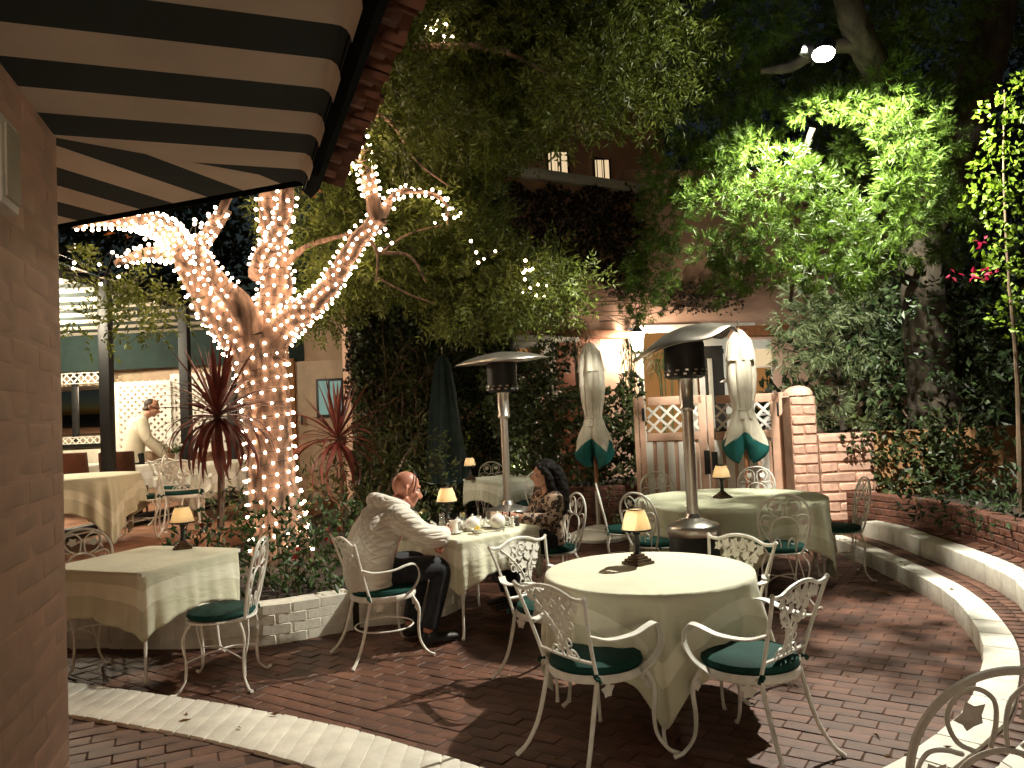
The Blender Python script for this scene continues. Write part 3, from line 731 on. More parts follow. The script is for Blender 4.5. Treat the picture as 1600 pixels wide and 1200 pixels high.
# back wall: mirror, lattice screens, banquette
PB.wall(0, 7.7, .45, 3.4, .1, off=-.12).build('back_wall', mat('pavilion_wall', (.40, .30, .20), .8), pv, smooth=False)
mm = bpy.data.materials.new('mirror'); mm.use_nodes = True; bb = mm.node_tree.nodes['Principled BSDF']; bb.inputs['Metallic'].default_value = 1; bb.inputs['Roughness'].default_value = .03; bb.inputs['Base Color'].default_value = (.75, .72, .68, 1)
PB.put('mirror', -40, 606, 178, 680, -.05, .03, mm, pv)
PB.put('mirror_rail', -40, 693, 180, 702, .0, .06, M['blackmetal'], pv); PB.put('mirror_post', 112, 590, 119, 690, .0, .05, M['blackmetal'], pv)
def lattice(x0, y0, x1, y1, off, step, sl, arch=0.0, frame=.07):
    a = PB.hit(x0, (y0+y1)/2, off); b = PB.hit(x1, (y0+y1)/2, off); xm = (x0+x1)/2; z1 = PB.hit(xm, y0, off).z; z0 = PB.hit(xm, y1, off).z
    w = abs((b-a).dot(PB.t)); h = z1-z0; c = (a+b)/2; f = MB()
    f.box((0, 0, frame/2), (w, .03, frame)); f.box((0, 0, h-frame/2), (w, .03, frame)); f.box((-w/2+frame/2, 0, h/2), (frame, .028, h-2*frame)); f.box((w/2-frame/2, 0, h/2), (frame, .028, h-2*frame))
    fo = f.build('lattice_frame', M['white_paint'], pv, smooth=False); fo.location = (c.x, c.y, z0); fo.rotation_euler = (0, 0, PB.rz)
    g = MB()
    for dirn in (1, -1):
        k = -h
        while k < w:
            u0, v0, u1, v1 = k, 0, k+h, h
            if u0 < 0: v0 -= u0; u0 = 0
            if u1 > w: v1 -= u1-w; u1 = w
            if u1-u0 > .02:
                if dirn < 0: v0, v1 = h-v0, h-v1
                g.box(((u0+u1)/2-w/2, .005*dirn, (v0+v1)/2), (math.hypot(u1-u0, v1-v0), .008, sl), Matrix.Rotation(-math.atan2(v1-v0, u1-u0), 3, 'Y'))
            k += step
    go = g.build('lattice', M['white_paint'], pv, smooth=False); go.location = (c.x, c.y, z0); go.rotation_euler = (0, 0, PB.rz); go['kind'] = 'stuff'
lattice(180, 596, 268, 705, .45, .12, .045); lattice(268, 582, 400, 705, .40, .12, .045); lattice(96, 582, 178, 599, .05, .12, .02, frame=.012); lattice(96, 682, 178, 693, .05, .12, .02, frame=.012)
PB.put('banquette', -40, 706, 175, 790, .35, .4, M['canvas'], pv, bevel=.04)
MB().prism([(-9, 8.2), (-5.5, 8.2), (-4.6, 12.6), (-9, 12.6)], .452, .458).build('floor_rug', M['terrace'], pv, smooth=False)
# ceiling lamps of the pavilion (above the tables, hidden from here by the eave)
def pendant(loc, power, label):
    t = thing('pendant_lamp', label, 'lamp', loc, 0, 'pavilion pendant lamps')
    MB().lathe([(.02, .13), (.05, .12), (.05, .09), (.02, .085)], 16).build('cap', M['blackmetal'], t)
    MB().tube([(0, 0, .12), (0, 0, .3)], .006, 6).build('cord', M['blackmetal'], t)
    MB().ell((0, 0, 0), (.09, .09, .09)).build('globe', emit('pendant_globe', (1, .86, .62), power/(PI*4*PI*.0081)), t)
    return t
pend = []
for (x, y), zz in (((-5.55, 8.75), 3.3), ((-6.25, 10.1), 3.15), ((-7.0, 11.4), 3.05)):
    pend.append(pendant((x, y, zz), 170, 'glowing globe pendant lamp under the striped ceiling of the pavilion'))
# ================================================================== FURNITURE
def backM(x, z, y0, zb, rake, rot=0.0, face=1):   # a place on a raked chair back
    return Matrix.Translation((x, y0-(z-zb)*rake, z)) @ Matrix.Rotation(PI/2+rake, 4, 'X') @ Matrix.Rotation(rot, 4, 'Z')
def ring_pts(r, z, n=28, a0=0, a1=2*PI): return [Vector((r*math.cos(a0+(a1-a0)*i/n), r*math.sin(a0+(a1-a0)*i/n), z)) for i in range(n)]
def chair_cast(label, group):                     # grape leaf splat, ribbon arms, round seat (faces +y)
    t = thing('garden_chair', label, 'chair', (0, 0, 0), 0, group); W = M['iron']
    mb = MB().tube(ring_pts(.228, .425, 32), .020, 6, closed=True, asp=.3, up=(0, 0, 1)); mb.lathe([(.0, .425), (.224, .425), (.224, .431), (0, .431)], 32, capb=False, capt=False); mb.build('seat', W, t)
    cu = MB().lathe([(.0, .434), (.19, .434), (.216, .44), (.226, .458), (.22, .478), (.19, .492), (.1, .499), (0, .5)], 32, capb=False, capt=False).build('cushion', M['cushion'], t)
    tie = MB()
    for s in (-1, 1):
        for k in range(3): tie.box((s*(.19+.012*k), -.175-.01*(k % 2), .455-.008*k), (.03, .009, .013), Matrix.Rotation(s*.5*k, 3, 'Y'))
    tie.build('tie', M['cushion'], cu)
    for s in (-1, 1):
        MB().tube(spline([(s*.165, .15, .42), (s*.20, .185, .33), (s*.195, .18, .2), (s*.20, .19, .1), (s*.235, .225, .03), (s*.275, .26, .008)], 4), [.011, .012, .011, .009, .009, .012], 7).build('leg', W, t)
        MB().tube(spline([(s*.175, -.155, .43), (s*.178, -.185, .3), (s*.19, -.225, .16), (s*.215, -.275, .06), (s*.245, -.32, .008)], 4), [.011, .012, .011, .010, .012], 7).build('leg', W, t)
        for Mx, q in ((Matrix.Translation((s*.125, .175, .37)) @ Matrix.Rotation(PI/2, 4, 'X'), .045), (Matrix.Translation((s*.17, .178, .33)) @ Matrix.Rotation(PI/2, 4, 'X') @ Matrix.Rotation(.6, 4, 'Z'), .035), (Matrix.Translation((s*.185, -.1, .37)) @ Matrix.Rotation(PI/2, 4, 'Z') @ Matrix.Rotation(PI/2, 4, 'X'), .045)):
            MB().star(Mx, q).build('bracket', W, t)
    Y0, RK = -.165, .30
    bk = lambda x, z: Vector((x, Y0-(z-.44)*RK, z))
    fr = MB()
    for s in (-1, 1): fr.tube(spline([bk(s*.185, .42), bk(s*.198, .55), bk(s*.225, .7), bk(s*.255, .825)], 4), .0095, 7)
    fr.tube(spline([bk(-.262, .832), bk(-.235, .815), bk(-.17, .812), (bk(-.09, .838)), bk(0, .848), bk(.09, .838), bk(.17, .812), bk(.235, .815), bk(.262, .832)], 4), .0105, 7)
    fr.tube(spline([bk(-.19, .51), bk(-.1, .505), bk(0, .503), bk(.1, .505), bk(.19, .51)], 3), .009, 6)
    fr.build('back_frame', W, t)
    spl = MB(); rr = random.Random(3)
    for x, z, q in ((-.15, .775, .046), (-.085, .79, .05), (-.02, .80, .05), (.045, .795, .048), (.11, .785, .05), (.165, .77, .042), (-.12, .725, .044), (-.05, .735, .046), (.025, .74, .046), (.09, .725, .046), (-.075, .675, .042), (.0, .685, .044), (.065, .67, .042), (-.03, .625, .040), (.035, .62, .038), (.0, .575, .034), (-.02, .535, .03), (.03, .53, .026)):
        spl.star(backM(x, z, Y0, .44, RK, rr.uniform(-1.2, 1.2)), q*.9, 5, .58, .005, .16)
    for k in range(16):
        x = rr.uniform(-.13, .13)*(1 if k < 11 else .4); z = rr.uniform(.66, .8) if k < 11 else rr.uniform(.52, .66)
        c = bk(x, z); spl.tube([c+Vector((math.cos(a)*.02, -math.sin(a)*.02*RK, math.sin(a)*.02)) for a in [2*PI*i/9 for i in range(9)]], .004, 5, closed=True)
    for s in (-1, 1):
        spl.tube(spline([bk(s*.012, .505), bk(s*.03, .56), bk(s*.022, .62), bk(s*.05, .68), bk(s*.1, .74), bk(s*.17, .80)], 4), .006, 5)
        spl.tube(spline([bk(s*.10, .507), bk(s*.08, .54), bk(s*.05, .545), bk(s*.05, .52), bk(s*.07, .52)], 4), .005, 5)
    spl.build('splat', W, t)
    for s in (-1, 1):
        pts = spline([(s*.213, -.225, .645), (s*.262, -.15, .625), (s*.295, -.03, .632), (s*.30, .06, .655), (s*.29, .12, .655), (s*.283, .155, .62), (s*.285, .16, .56), (s*.27, .125, .49), (s*.225, .075, .43)], 5)
        rb = MB(); m = len(pts); fr_ = frames(pts, up=(0, 0, 1)); vs = []
        for i, (p, (tt, a, b)) in enumerate(zip(pts, fr_)):
            w = .022; h = .0035; side = Vector((s*1, -.25, 0)).normalized(); side = (side-tt*side.dot(tt)).normalized(); up = side.cross(tt)
            for u, v in ((-1, -1), (1, -1), (1, 1), (-1, 1)): vs.append(p+side*(w*u)+up*(h*v))
        fs = [(i*4+j, i*4+(j+1) % 4, i*4+4+(j+1) % 4, i*4+4+j) for i in range(m-1) for j in range(4)]+[(3, 2, 1, 0), tuple((m-1)*4+j for j in range(4))]
        rb.add(vs, fs); rb.build('arm', W, t)
    return t
def chair_wire(label, group):                     # balloon back with scrolls and ivy leaves (faces +y)
    t = thing('wire_chair', label, 'chair', (0, 0, 0), 0, group); W = M['iron']
    mb = MB().tube(ring_pts(.215, .43, 28), .008, 6, closed=True); mb.lathe([(0, .432), (.21, .432), (.21, .436), (0, .436)], 28, capb=False, capt=False); mb.build('seat', W, t)
    cu = MB().lathe([(0, .438), (.18, .438), (.205, .444), (.214, .46), (.205, .478), (.17, .488), (0, .492)], 28, capb=False, capt=False).build('cushion', M['cushion'], t)
    tie = MB()
    for k in range(3): tie.box((.16+.012*k, -.17-.012*k, .45-.006*k), (.03, .009, .013), Matrix.Rotation(.5*k, 3, 'Y'))
    tie.build('tie', M['cushion'], cu)
    for sx in (-1, 1):
        for sy in (-1, 1):
            lg = MB().tube(spline([(sx*.14, sy*.15, .425), (sx*.185, sy*.19, .33), (sx*.165, sy*.175, .19), (sx*.17, sy*.18, .08), (sx*.215, sy*.22, .012), (sx*.25, sy*.245, .014)], 4), [.008, .008, .007, .007, .008, .012], 6)
            lg.tube(spline([(sx*.09, sy*.19, .425), (sx*.12, sy*.2, .32), (sx*.15, sy*.185, .19), (sx*.165, sy*.185, .08)], 4), .005, 5)
            lg.build('leg', W, t)
    st = MB(); st.tube(spline([(-.165, -.175, .19), (-.06, -.05, .22), (.06, .05, .22), (.165, .175, .19)], 3), .005, 5); st.tube(spline([(.165, -.175, .19), (.06, -.05, .215), (-.06, .05, .215), (-.165, .175, .19)], 3), .005, 5); st.build('stretcher', W, t)
    Y0, RK = -.185, .20
    bk = lambda x, z: Vector((x, Y0-(z-.44)*RK, z))
    arch = [(-.13, .43), (-.165, .5), (-.195, .6), (-.207, .7), (-.195, .79), (-.15, .86), (-.08, .905), (0, .918)]
    arch = arch+[(-x, z) for x, z in reversed(arch[:-1])]
    MB().tube(spline([bk(x, z) for x, z in arch], 4), .0095, 8).build('back_frame', W, t)
    sc = MB(); th = .0055
    inner = [(-.085, .44), (-.1, .54), (-.105, .64), (-.075, .71), (0, .735)]; inner = inner+[(-x, z) for x, z in reversed(inner[:-1])]
    sc.tube(spline([bk(x, z) for x, z in inner], 4), .007, 6)
    for s in (-1, 1):
        sc.tube(spline([bk(s*x, z) for x, z in ((.02, .745), (.012, .80), (.022, .855), (.07, .885), (.115, .865), (.128, .82), (.10, .765), (.055, .738))], 4), th, 6)
        sc.tube(spline([bk(s*x, z) for x, z in ((.085, .735), (.13, .75), (.17, .745), (.19, .70), (.175, .64), (.14, .58), (.1, .52))], 4), th, 6)
        sc.tube(spline([bk(s*x, z) for x, z in ((.03, .45), (.03, .52), (.055, .56), (.08, .54), (.07, .51), (.05, .52))], 4), th, 5)
        sc.tube(spline([bk(s*x, z) for x, z in ((.105, .62), (.13, .665), (.15, .68))], 3), .004, 5)
    sc.build('scrollwork', W, t)
    for x, z, q, ro in ((-.072, .82, .040, .4), (.072, .82, .040, -.5), (-.147, .69, .036, .5), (.147, .69, .036, -.3), (-.12, .60, .026, .9), (.0, .63, .0, 0)):
        if q: MB().star(backM(x, z, Y0, .44, RK, ro), q*1.05, 5, .6, .005, .14).build('ivy_leaf', W, t)
    return t
def D(v): return math.atan2(v[1], v[0])-PI/2       # rotation so that +y looks along v
cast0 = chair_cast('white cast iron armchair with grape leaf back, left of the round table and turned from the viewer', 'grape leaf armchairs')
g1 = 'grape leaf armchairs'; g2 = 'ivy back wire chairs'
cast0.location = (.345, 3.78, 0); cast0.rotation_euler = (0, 0, D((.80, .60)))
cast0['label'] = 'white leaf back armchair by the round table, next to its hanging cloth corner, dark cushion'
dup(cast0, (1.06, 3.68, 0), D((-.68, .73)), 'white leaf back armchair at the round table whose cushion has a lit teal patch')
dup(cast0, (1.13, 4.60, 0), D((-.82, -.56)), 'white leaf back armchair between the round table and the taller wide patio heater')
dup(cast0, (.19, 4.83, 0), D((.70, -.71)), 'white leaf back armchair between the round table and the couple\'s table')
dup(cast0, (-3.95, 9.15, .45), D((-.3, 1)), 'white leaf back armchair with bright teal cushion on the raised terrace')
wire0 = chair_wire('white ivy back wire chair whose cushion carries the square table cloth\'s edge', g2)
wire0.location = (-1.96, 5.06, 0); wire0.rotation_euler = (0, 0, D((-1, -.08)))
dup(wire0, (-3.28, 5.72, 0), D((.35, -1)), 'white wire chair half hidden behind the old painted wall and square table')
dup(wire0, (1.66, 8.62, 0), D((.2, -1)), 'white wire chair against the left gate leaf behind the big round table')
dup(wire0, (2.72, 8.72, 0), D((-.25, -1)), 'white wire chair against the right gate leaf under the green fringed umbrella')
dup(wire0, (1.24, 6.95, 0), D((.7, .6)), 'white wire chair between the big round table and the tall heater base')
dup(wire0, (2.15, 6.42, 0), D((.1, 1)), 'white wire chair tucked in at the big round table, back to the front table')
dup(wire0, (2.98, 7.25, 0), D((-1, .12)), 'white wire chair standing by the adobe wall and inner white curb')
dup(wire0, (1.08, 7.75, 0), D((1, -.1)), 'white wire chair beside the white umbrella base, seen against variegated ivy')
dup(wire0, (-.35, 12.0, 0), D((.15, -1)), 'white wire chair at the far square table right behind its small lamp')
dup(wire0, (.24, 10.35, 0), D((-.3, 1)), 'white wire chair at the far square table behind the slim heater pole')
dup(wire0, (-4.28, 8.75, .45), D((-1, -.3)), 'white wire chair on the terrace beside the round table with short cloth')
fgc = dup(wire0, (.995, 1.95, .136), D((-.12, 1)), 'grey shaded white wire chair outside the curb ring, only its arched back showing')
dup(wire0, (.285, 6.86, 0), D((-.93, -.37)), 'white wire chair that the woman in leopard print sits on')
# the man's chair: same family, taller plain back with ring stretcher
mc = dup(cast0, (-.985, 5.53, 0), D((.86, .50)), 'white armchair with round leg ring that the man in the hooded jacket sits on')
MB().tube(ring_pts(.205, .2, 28), .006, 6, closed=True).build('leg_ring', M['iron'], mc)
# ---- cloths and tables
def cloth_mat(name, col, s):
    m = mat(name, col, .8, var=.05, scale=4, bump=.12, bscale=260, sheen=.2); nt = m.node_tree; N = nt.nodes; L = nt.links
    b = N['Principled BSDF']; uv = N.new('ShaderNodeUVMap'); sx = N.new('ShaderNodeSeparateXYZ'); L.new(uv.outputs[0], sx.inputs[0])
    ab = []
    for k in (0, 1):
        a = N.new('ShaderNodeMath'); a.operation = 'ABSOLUTE'; L.new(sx.outputs[k], a.inputs[0]); ab.append(a)
    mx = N.new('ShaderNodeMath'); mx.operation = 'MAXIMUM'; L.new(ab[0].outputs[0], mx.inputs[0]); L.new(ab[1].outputs[0], mx.inputs[1])
    cm = N.new('ShaderNodeMath'); cm.operation = 'COMPARE'; cm.inputs[1].default_value = s-.19; cm.inputs[2].default_value = .045; L.new(mx.outputs[0], cm.inputs[0])
    old = b.inputs['Base Color'].links[0].from_socket
    mi = N.new('ShaderNodeMix'); mi.data_type = 'RGBA'; mi.inputs[7].default_value = (min(1, col[0]*1.22), min(1, col[1]*1.22), min(1, col[2]*1.3), 1)
    L.new(cm.outputs[0], mi.inputs[0]); L.new(old, mi.inputs[6]); L.new(mi.outputs[2], b.inputs['Base Color'])
    wz = N.new('ShaderNodeTexNoise'); wz.inputs['Scale'].default_value = 5.5; wz.inputs['Detail'].default_value = 3; wz.inputs['Distortion'].default_value = 1.2
    sc = N.new('ShaderNodeVectorMath'); sc.operation = 'SCALE'; sc.inputs['Scale'].default_value = 2.0; L.new(uv.outputs[0], sc.inputs[0])
    fr = N.new('ShaderNodeVectorMath'); fr.operation = 'FRACTION'; L.new(sc.outputs[0], fr.inputs[0]); s2 = N.new('ShaderNodeSeparateXYZ'); L.new(fr.outputs[0], s2.inputs[0])
    cre = []
    for k in (0, 1):
        a = N.new('ShaderNodeMath'); a.operation = 'COMPARE'; a.inputs[1].default_value = .5; a.inputs[2].default_value = .012; L.new(s2.outputs[k], a.inputs[0]); cre.append(a)
    cs_ = N.new('ShaderNodeMath'); cs_.operation = 'MAXIMUM'; L.new(cre[0].outputs[0], cs_.inputs[0]); L.new(cre[1].outputs[0], cs_.inputs[1])
    hh = N.new('ShaderNodeMath'); hh.operation = 'MULTIPLY_ADD'; hh.inputs[1].default_value = .18; L.new(cs_.outputs[0], hh.inputs[0]); L.new(wz.outputs['Fac'], hh.inputs[2])
    bp2 = N.new('ShaderNodeBump'); bp2.inputs['Strength'].default_value = .32; bp2.inputs['Distance'].default_value = .03; L.new(hh.outputs[0], bp2.inputs['Height'])
    L.new(b.inputs['Normal'].links[0].from_socket, bp2.inputs['Normal']); L.new(bp2.outputs[0], b.inputs['Normal'])
    rg = N.new('ShaderNodeMapRange'); rg.inputs[3].default_value = .8; rg.inputs[4].default_value = .45; L.new(cm.outputs[0], rg.inputs[0]); L.new(rg.outputs[0], b.inputs['Roughness'])
    return m
def cloth(label, loc, rz, kind, half, s, zt=.752, seed=1, group=None, col=(.68, .67, .50), folds=.05, maxdrop=.72, crz=0.0):
    rr = random.Random(seed); nt = 256; mb = MB(); ph = [rr.uniform(0, 6.28) for _ in range(6)]
    top = [0, .3, .6, .85, .97]; nd = 16; rows = []; uv = []
    for k in range(len(top)+nd+1):
        row = []
        for j in range(nt):
            th = 2*PI*j/nt; c, sn = math.cos(th), math.sin(th); mxv = max(abs(c), abs(sn))
            c2, s2 = math.cos(th-crz), math.sin(th-crz); mx2 = max(abs(c2), abs(s2))
            Rt = half if kind == 'round' else half/(abs(c)**14+abs(sn)**14)**(1/14)
            Rc = s/mx2; L = max(Rc-Rt, .02); cornerness = max(0, (1/mx2-1)/.4142)
            if k < len(top):
                q = top[k]*Rt; z = zt; r = q; fl = q
                if k == len(top)-1: z -= .001
            else:
                d = L*(k-len(top))/nd; fl = Rt+d
                w = math.sin(7*th+ph[1])*.5+math.sin(11*th+ph[2])*.35+math.sin(17*th+ph[3])*.25+.25*math.sin(29*th+ph[4])
                dd = d*(.5 if kind == 'round' else .42)
                r = Rt+.006*min(1, k-len(top)+.4)+folds*w*min(d/.25, 1.4)+.10*d-(cornerness**2)*d*.16
                r += .03*cornerness**3*math.sin(40*abs(th % (PI/2)-PI/4))*min(d/.2, 1)
                z = zt-.004-min(d, maxdrop)*.985+.0
                if k == len(top): z = zt-.003; r = Rt+.003
            row.append((c*r, sn*r, z)); uv.append((c2*fl, s2*fl))
        rows.append(row)
    vs = [p for row in rows for p in row]; fs = []
    for k in range(len(rows)-1):
        for j in range(nt):
            l = (j+1) % nt; fs.append((k*nt+j, k*nt+l, (k+1)*nt+l, (k+1)*nt+j))
    mb.add(vs, [tuple(reversed(f)) for f in fs]); mb.uv = uv
    o = mb.build('tablecloth', cloth_mat('ivory_damask_cloth', col, s), None, angle=180); o.location = loc; o.rotation_euler = (0, 0, rz)
    sd = o.modifiers.new('thickness', 'SOLIDIFY'); sd.thickness = .002; sd.offset = -1
    return tag(o, label, 'tablecloth', group)
def table(label, loc, rz, kind, half, h=.745, leg=.36, group='iron dining tables'):
    t = thing('dining_table', label, 'table', loc, rz, group)
    if kind == 'round': MB().lathe([(half-.01, h-.025), (half-.003, h-.015), (half-.006, h)], 48).build('tabletop', M['iron'], t)
    else: MB().box((0, 0, h-.012), (2*half-.012, 2*half-.012, .024)).build('tabletop', M['iron'], t, bevel=.003)
    for sx in (-1, 1):
        for sy in (-1, 1):
            k = leg/.36; mb = MB()
            mb.tube(spline([(sx*.33*k, sy*.33*k, h-.03), (sx*.35*k, sy*.35*k, .5), (sx*.325*k, sy*.325*k, .25), (sx*.335*k, sy*.335*k, .06), (sx*.36*k, sy*.36*k, .01)], 4), [.011, .012, .010, .009, .013], 7)
            mb.tube(spline([(sx*.27*k, sy*.33*k, h-.03), (sx*.30*k, sy*.34*k, .5), (sx*.315*k, sy*.325*k, .25), (sx*.33*k, sy*.335*k, .03)], 4), .007, 6)
            mb.build('leg', M['iron'], t)
    return t
def setting(name, loc, rz, kind, half, s, seed, h=.745, leg=.36, col=(.68, .67, .50), folds=.05, crz=0.0, lab2=None):
    table('white iron table hidden under the cloth, '+name, loc, rz, kind, half, h, leg)
    return cloth(lab2 or ('ivory tablecloth draped over the table '+name), loc, rz, kind, half, s, h+.007, seed, 'ivory tablecloths', col, folds, crz=crz)
setting('with leaf back armchairs all round', (.71, 4.32, 0), R(40), 'round', .57, .875, 3, folds=.035, crz=0, leg=.36, lab2='ivory cloth on the front round table, one long corner hanging nearly to the bricks')
u = Vector((.51, .44, 0)).normalized(); cth = math.atan2(u.y, u.x); v = Vector((-u.y, u.x, 0)); TC = Vector((-.45, 5.65, 0))+(u+v)*.42
setting('where the couple sit', tuple(TC), cth, 'square', .42, .70, 5, folds=.03, lab2='ivory cloth on the couple\'s tea table under the teapots')
ul = (Vector((-2.07, 5.78, 0))-Vector((-2.41, 4.93, 0))).normalized(); vl = Vector((-ul.y, ul.x, 0)); LC = Vector((-2.41, 4.93, 0))+(ul+vl)*.455
setting('beside the old painted wall', tuple(LC), math.atan2(ul.y, ul.x), 'square', .455, .76, 9, folds=.022, lab2='ivory cloth on the square table by the old wall, resting on a green cushion')
setting('in front of the gate', (2.05, 7.5, 0), R(20), 'round', .90, 1.28, 11, leg=.6, folds=.03, col=(.56, .58, .41), lab2='pale green tablecloth on the big round table before the gate')
setting('below the ivy wall', (-.12, 11.15, 0), R(35), 'square', .48, .76, 13, folds=.025, col=(.56, .57, .45), lab2='pale cloth on the far square table under the ivy wall')
setting('at the pavilion edge', (-4.8, 8.35, .45), R(15), 'round', .66, .98, 15, folds=.05, lab2='ivory cloth on the terrace table, brightly lit on top and short at one side')
setting('inside the pavilion by the trunk', (-3.95, 10.35, .45), R(30), 'round', .5, .85, 17, col=(.7, .69, .6), lab2='white cloth on the pavilion table half behind the spiky red plant')
setting('with the waiter', (-5.0, 10.95, .45), R(10), 'square', .42, .75, 19, col=(.72, .71, .64), lab2='white cloth on the pavilion table that the waiter is setting')
setting('at the pavilion banquette', (-6.55, 11.4, .45), R(5), 'square', .4, .72, 21, col=(.72, .71, .64), lab2='white cloth on the table in front of the cream banquette')
napk = MB()
napk.add([(0, -.1, .0), (.02, .12, .0), (.04, -.08, -.22), (.05, .1, -.25), (.07, -.04, -.42), (.08, .06, -.46)], [(0, 1, 3, 2), (2, 3, 5, 4)])
no = napk.build('napkin', mat('white_linen', (.75, .74, .70), .8), None); no.location = (-4.55, 10.35, 1.21); sd = no.modifiers.new('t', 'SOLIDIFY'); sd.thickness = .006
tag(no, 'white linen napkin the waiter lets hang over the table edge', 'napkin')
# ---- little table lamps with pleated shades
M['shade'] = mat('pleated_lamp_shade', (.85, .72, .52), .8, var=.05, scale=12, trans=.62, tcol=(.95, .78, .52))
def table_lamp(label, loc, rz=0, power=5.5):
    t = thing('table_lamp', label, 'lamp', loc, rz, 'small table lamps')
    b = MB(); b.box((0, 0, .008), (.135, .135, .016)); b.box((0, 0, .023), (.11, .11, .014)); b.box((0, 0, .037), (.082, .082, .014)); b.box((0, 0, .051), (.058, .058, .014)); b.build('base', M['bronze'], t, bevel=.002)
    c = MB().lathe([(.020, .058), (.024, .064), (.017, .072), (.015, .13), (.017, .165), (.024, .172), (.02, .18)], 12); c.build('column', M['blackmetal'], t)
    MB().lathe([(.012, .18), (.05, .186), (.055, .192), (.045, .197), (.012, .2)], 16).build('holder', M['bronze'], t)
    n = 96; pl = lambda i, a, q, z: q*(1+.018*math.sin(a*32))
    sh = MB().lathe([(.086, .195), (.068, .265), (.048, .318)], n, fn=pl, capb=False, capt=False).build('shade', M['shade'], t, angle=180)
    MB().lathe([(.0875, .193), (.0885, .197), (.086, .203), (.0845, .199)], 48, capb=False, capt=False).build('trim', M['blackmetal'], t); MB().lathe([(.0495, .312), (.0495, .319), (.0475, .319), (.0475, .312)], 32, capb=False, capt=False).build('trim', M['blackmetal'], t)
    MB().ell((0, 0, .245), (.014, .014, .022)).build('bulb', emit('lamp_bulb', (1, .72, .4), 18), t)
    lamp('table_lamp_light', (0, 0, .245), power, (1.0, .72, .42), .012, t)
    return t
p = gz(997, 881, .752); table_lamp('small lit table lamp with pleated shade on the front round table', (p.x, p.y, .753), R(35))
p = gz(286, 857, .752); table_lamp('small lit table lamp on the square table beside the shrubs', (p.x, p.y, .753), R(20))
p = TC+v*.28-u*.0; table_lamp('small lit table lamp between the man and the woman', (p.x, p.y, .753), cth)
p = gz(1129, 778, .752); table_lamp('small lit table lamp on the big round table before the gate', (p.x, p.y, .753), .3)
p = Vector((-.62, 11.12, 0)); p = gy(735, 748, 11.0); table_lamp('small lit table lamp on the far square table under the ivy wall', (p.x, 11.0, .753), .2)
# ---- patio heaters
def heater(label, loc, tilt, k=1.0, dome=.42, bent=False, headr=.155, pole=.038):
    t = thing('patio_heater', label, 'heater', loc, 0, 'patio heaters')
    MB().lathe([(.20, .0), (.20, .62), (.195, .63)], 40).build('base_cylinder', M['blackmetal'], t)
    MB().lathe([(.207, .62), (.212, .635), (.212, .69), (.20, .705), (.12, .735), (.065, .755), (.05, .79)], 40).build('base_cover', M['steel'], t)
    MB().lathe([(pole, .76), (pole, 1.66)], 20).build('pole', M['steel'], t)
    MB().lathe([(.055, 1.62), (.062, 1.63), (.062, 1.65), (.055, 1.66), (.058, 1.86), (.075, 1.9)], 20).build('collar', M['steel'], t)
    hb = MB().lathe([(headr*.8, 1.88), (headr, 1.9), (headr, 1.96)], 32).build('burner_housing', M['blackmetal'], t)
    vt = MB()
    for r_ in range(2):
        for k_ in range(14):
            a = 2*PI*k_/14+.1*r_; vt.box((math.cos(a)*headr*1.005, math.sin(a)*headr*1.005, 1.915+.03*r_), (.012, .026, .015), Matrix.Rotation(a, 3, 'Z'))
    vt.build('vent_slots', M['steel'], hb, smooth=False)
    MB().lathe([(headr*.97, 1.955), (headr*.99, 2.0), (headr*.97, 2.08), (headr*.99, 2.15), (headr*.94, 2.185)], 32, fn=(lambda i, a, q, z: q*(1+.02*math.sin(a*9+i*2)) if bent else q)).build('emitter_screen', M['blackmetal'], t)
    dm = MB(); prof = [(dome, 0), (dome*.995, .012), (dome*.8, .045), (dome*.5, .08), (dome*.2, .098), (.03, .104)]
    fn = (lambda i, a, q, z: q)
    dm.lathe(prof, 48, capb=False); 
    o = dm.build('reflector', M['aged_steel'] if bent else M['steel'], t, angle=180)
    if bent:
        for vtx in o.data.vertices:
            x, y, z = vtx.co; vtx.co.z = z - .13*max(0, (-x-.05)/dome)**1.6 + .05*max(0, x/dome)**2*math.sin(7*y/dome+1) + .02*math.sin(9*x+5*y)
    o.location = (0, 0, 2.19); o.rotation_euler = tilt
    sd = o.modifiers.new('t', 'SOLIDIFY'); sd.thickness = .003
    t.scale = (k, k, k)
    return t
pp = gy(795, 760, 7.8); heater('tall slim steel patio heater with level round reflector behind the couple', (pp.x-.02, 7.8, 0), (R(2), R(-3), 0), 1.0, .47)
pp = gy(1080, 760, 6.25); heater('big steel patio heater with bent tilted reflector next to the gate table', (pp.x, 6.25, 0), (R(4), R(-9), 0), 1.0, .44, True, .165, .046)
pp = gy(1195, 600, 10.9); h3 = heater('patio heater standing behind the right gate leaf, only its top showing', (pp.x, 12.2, 0), (0, 0, 0), .92, .3)
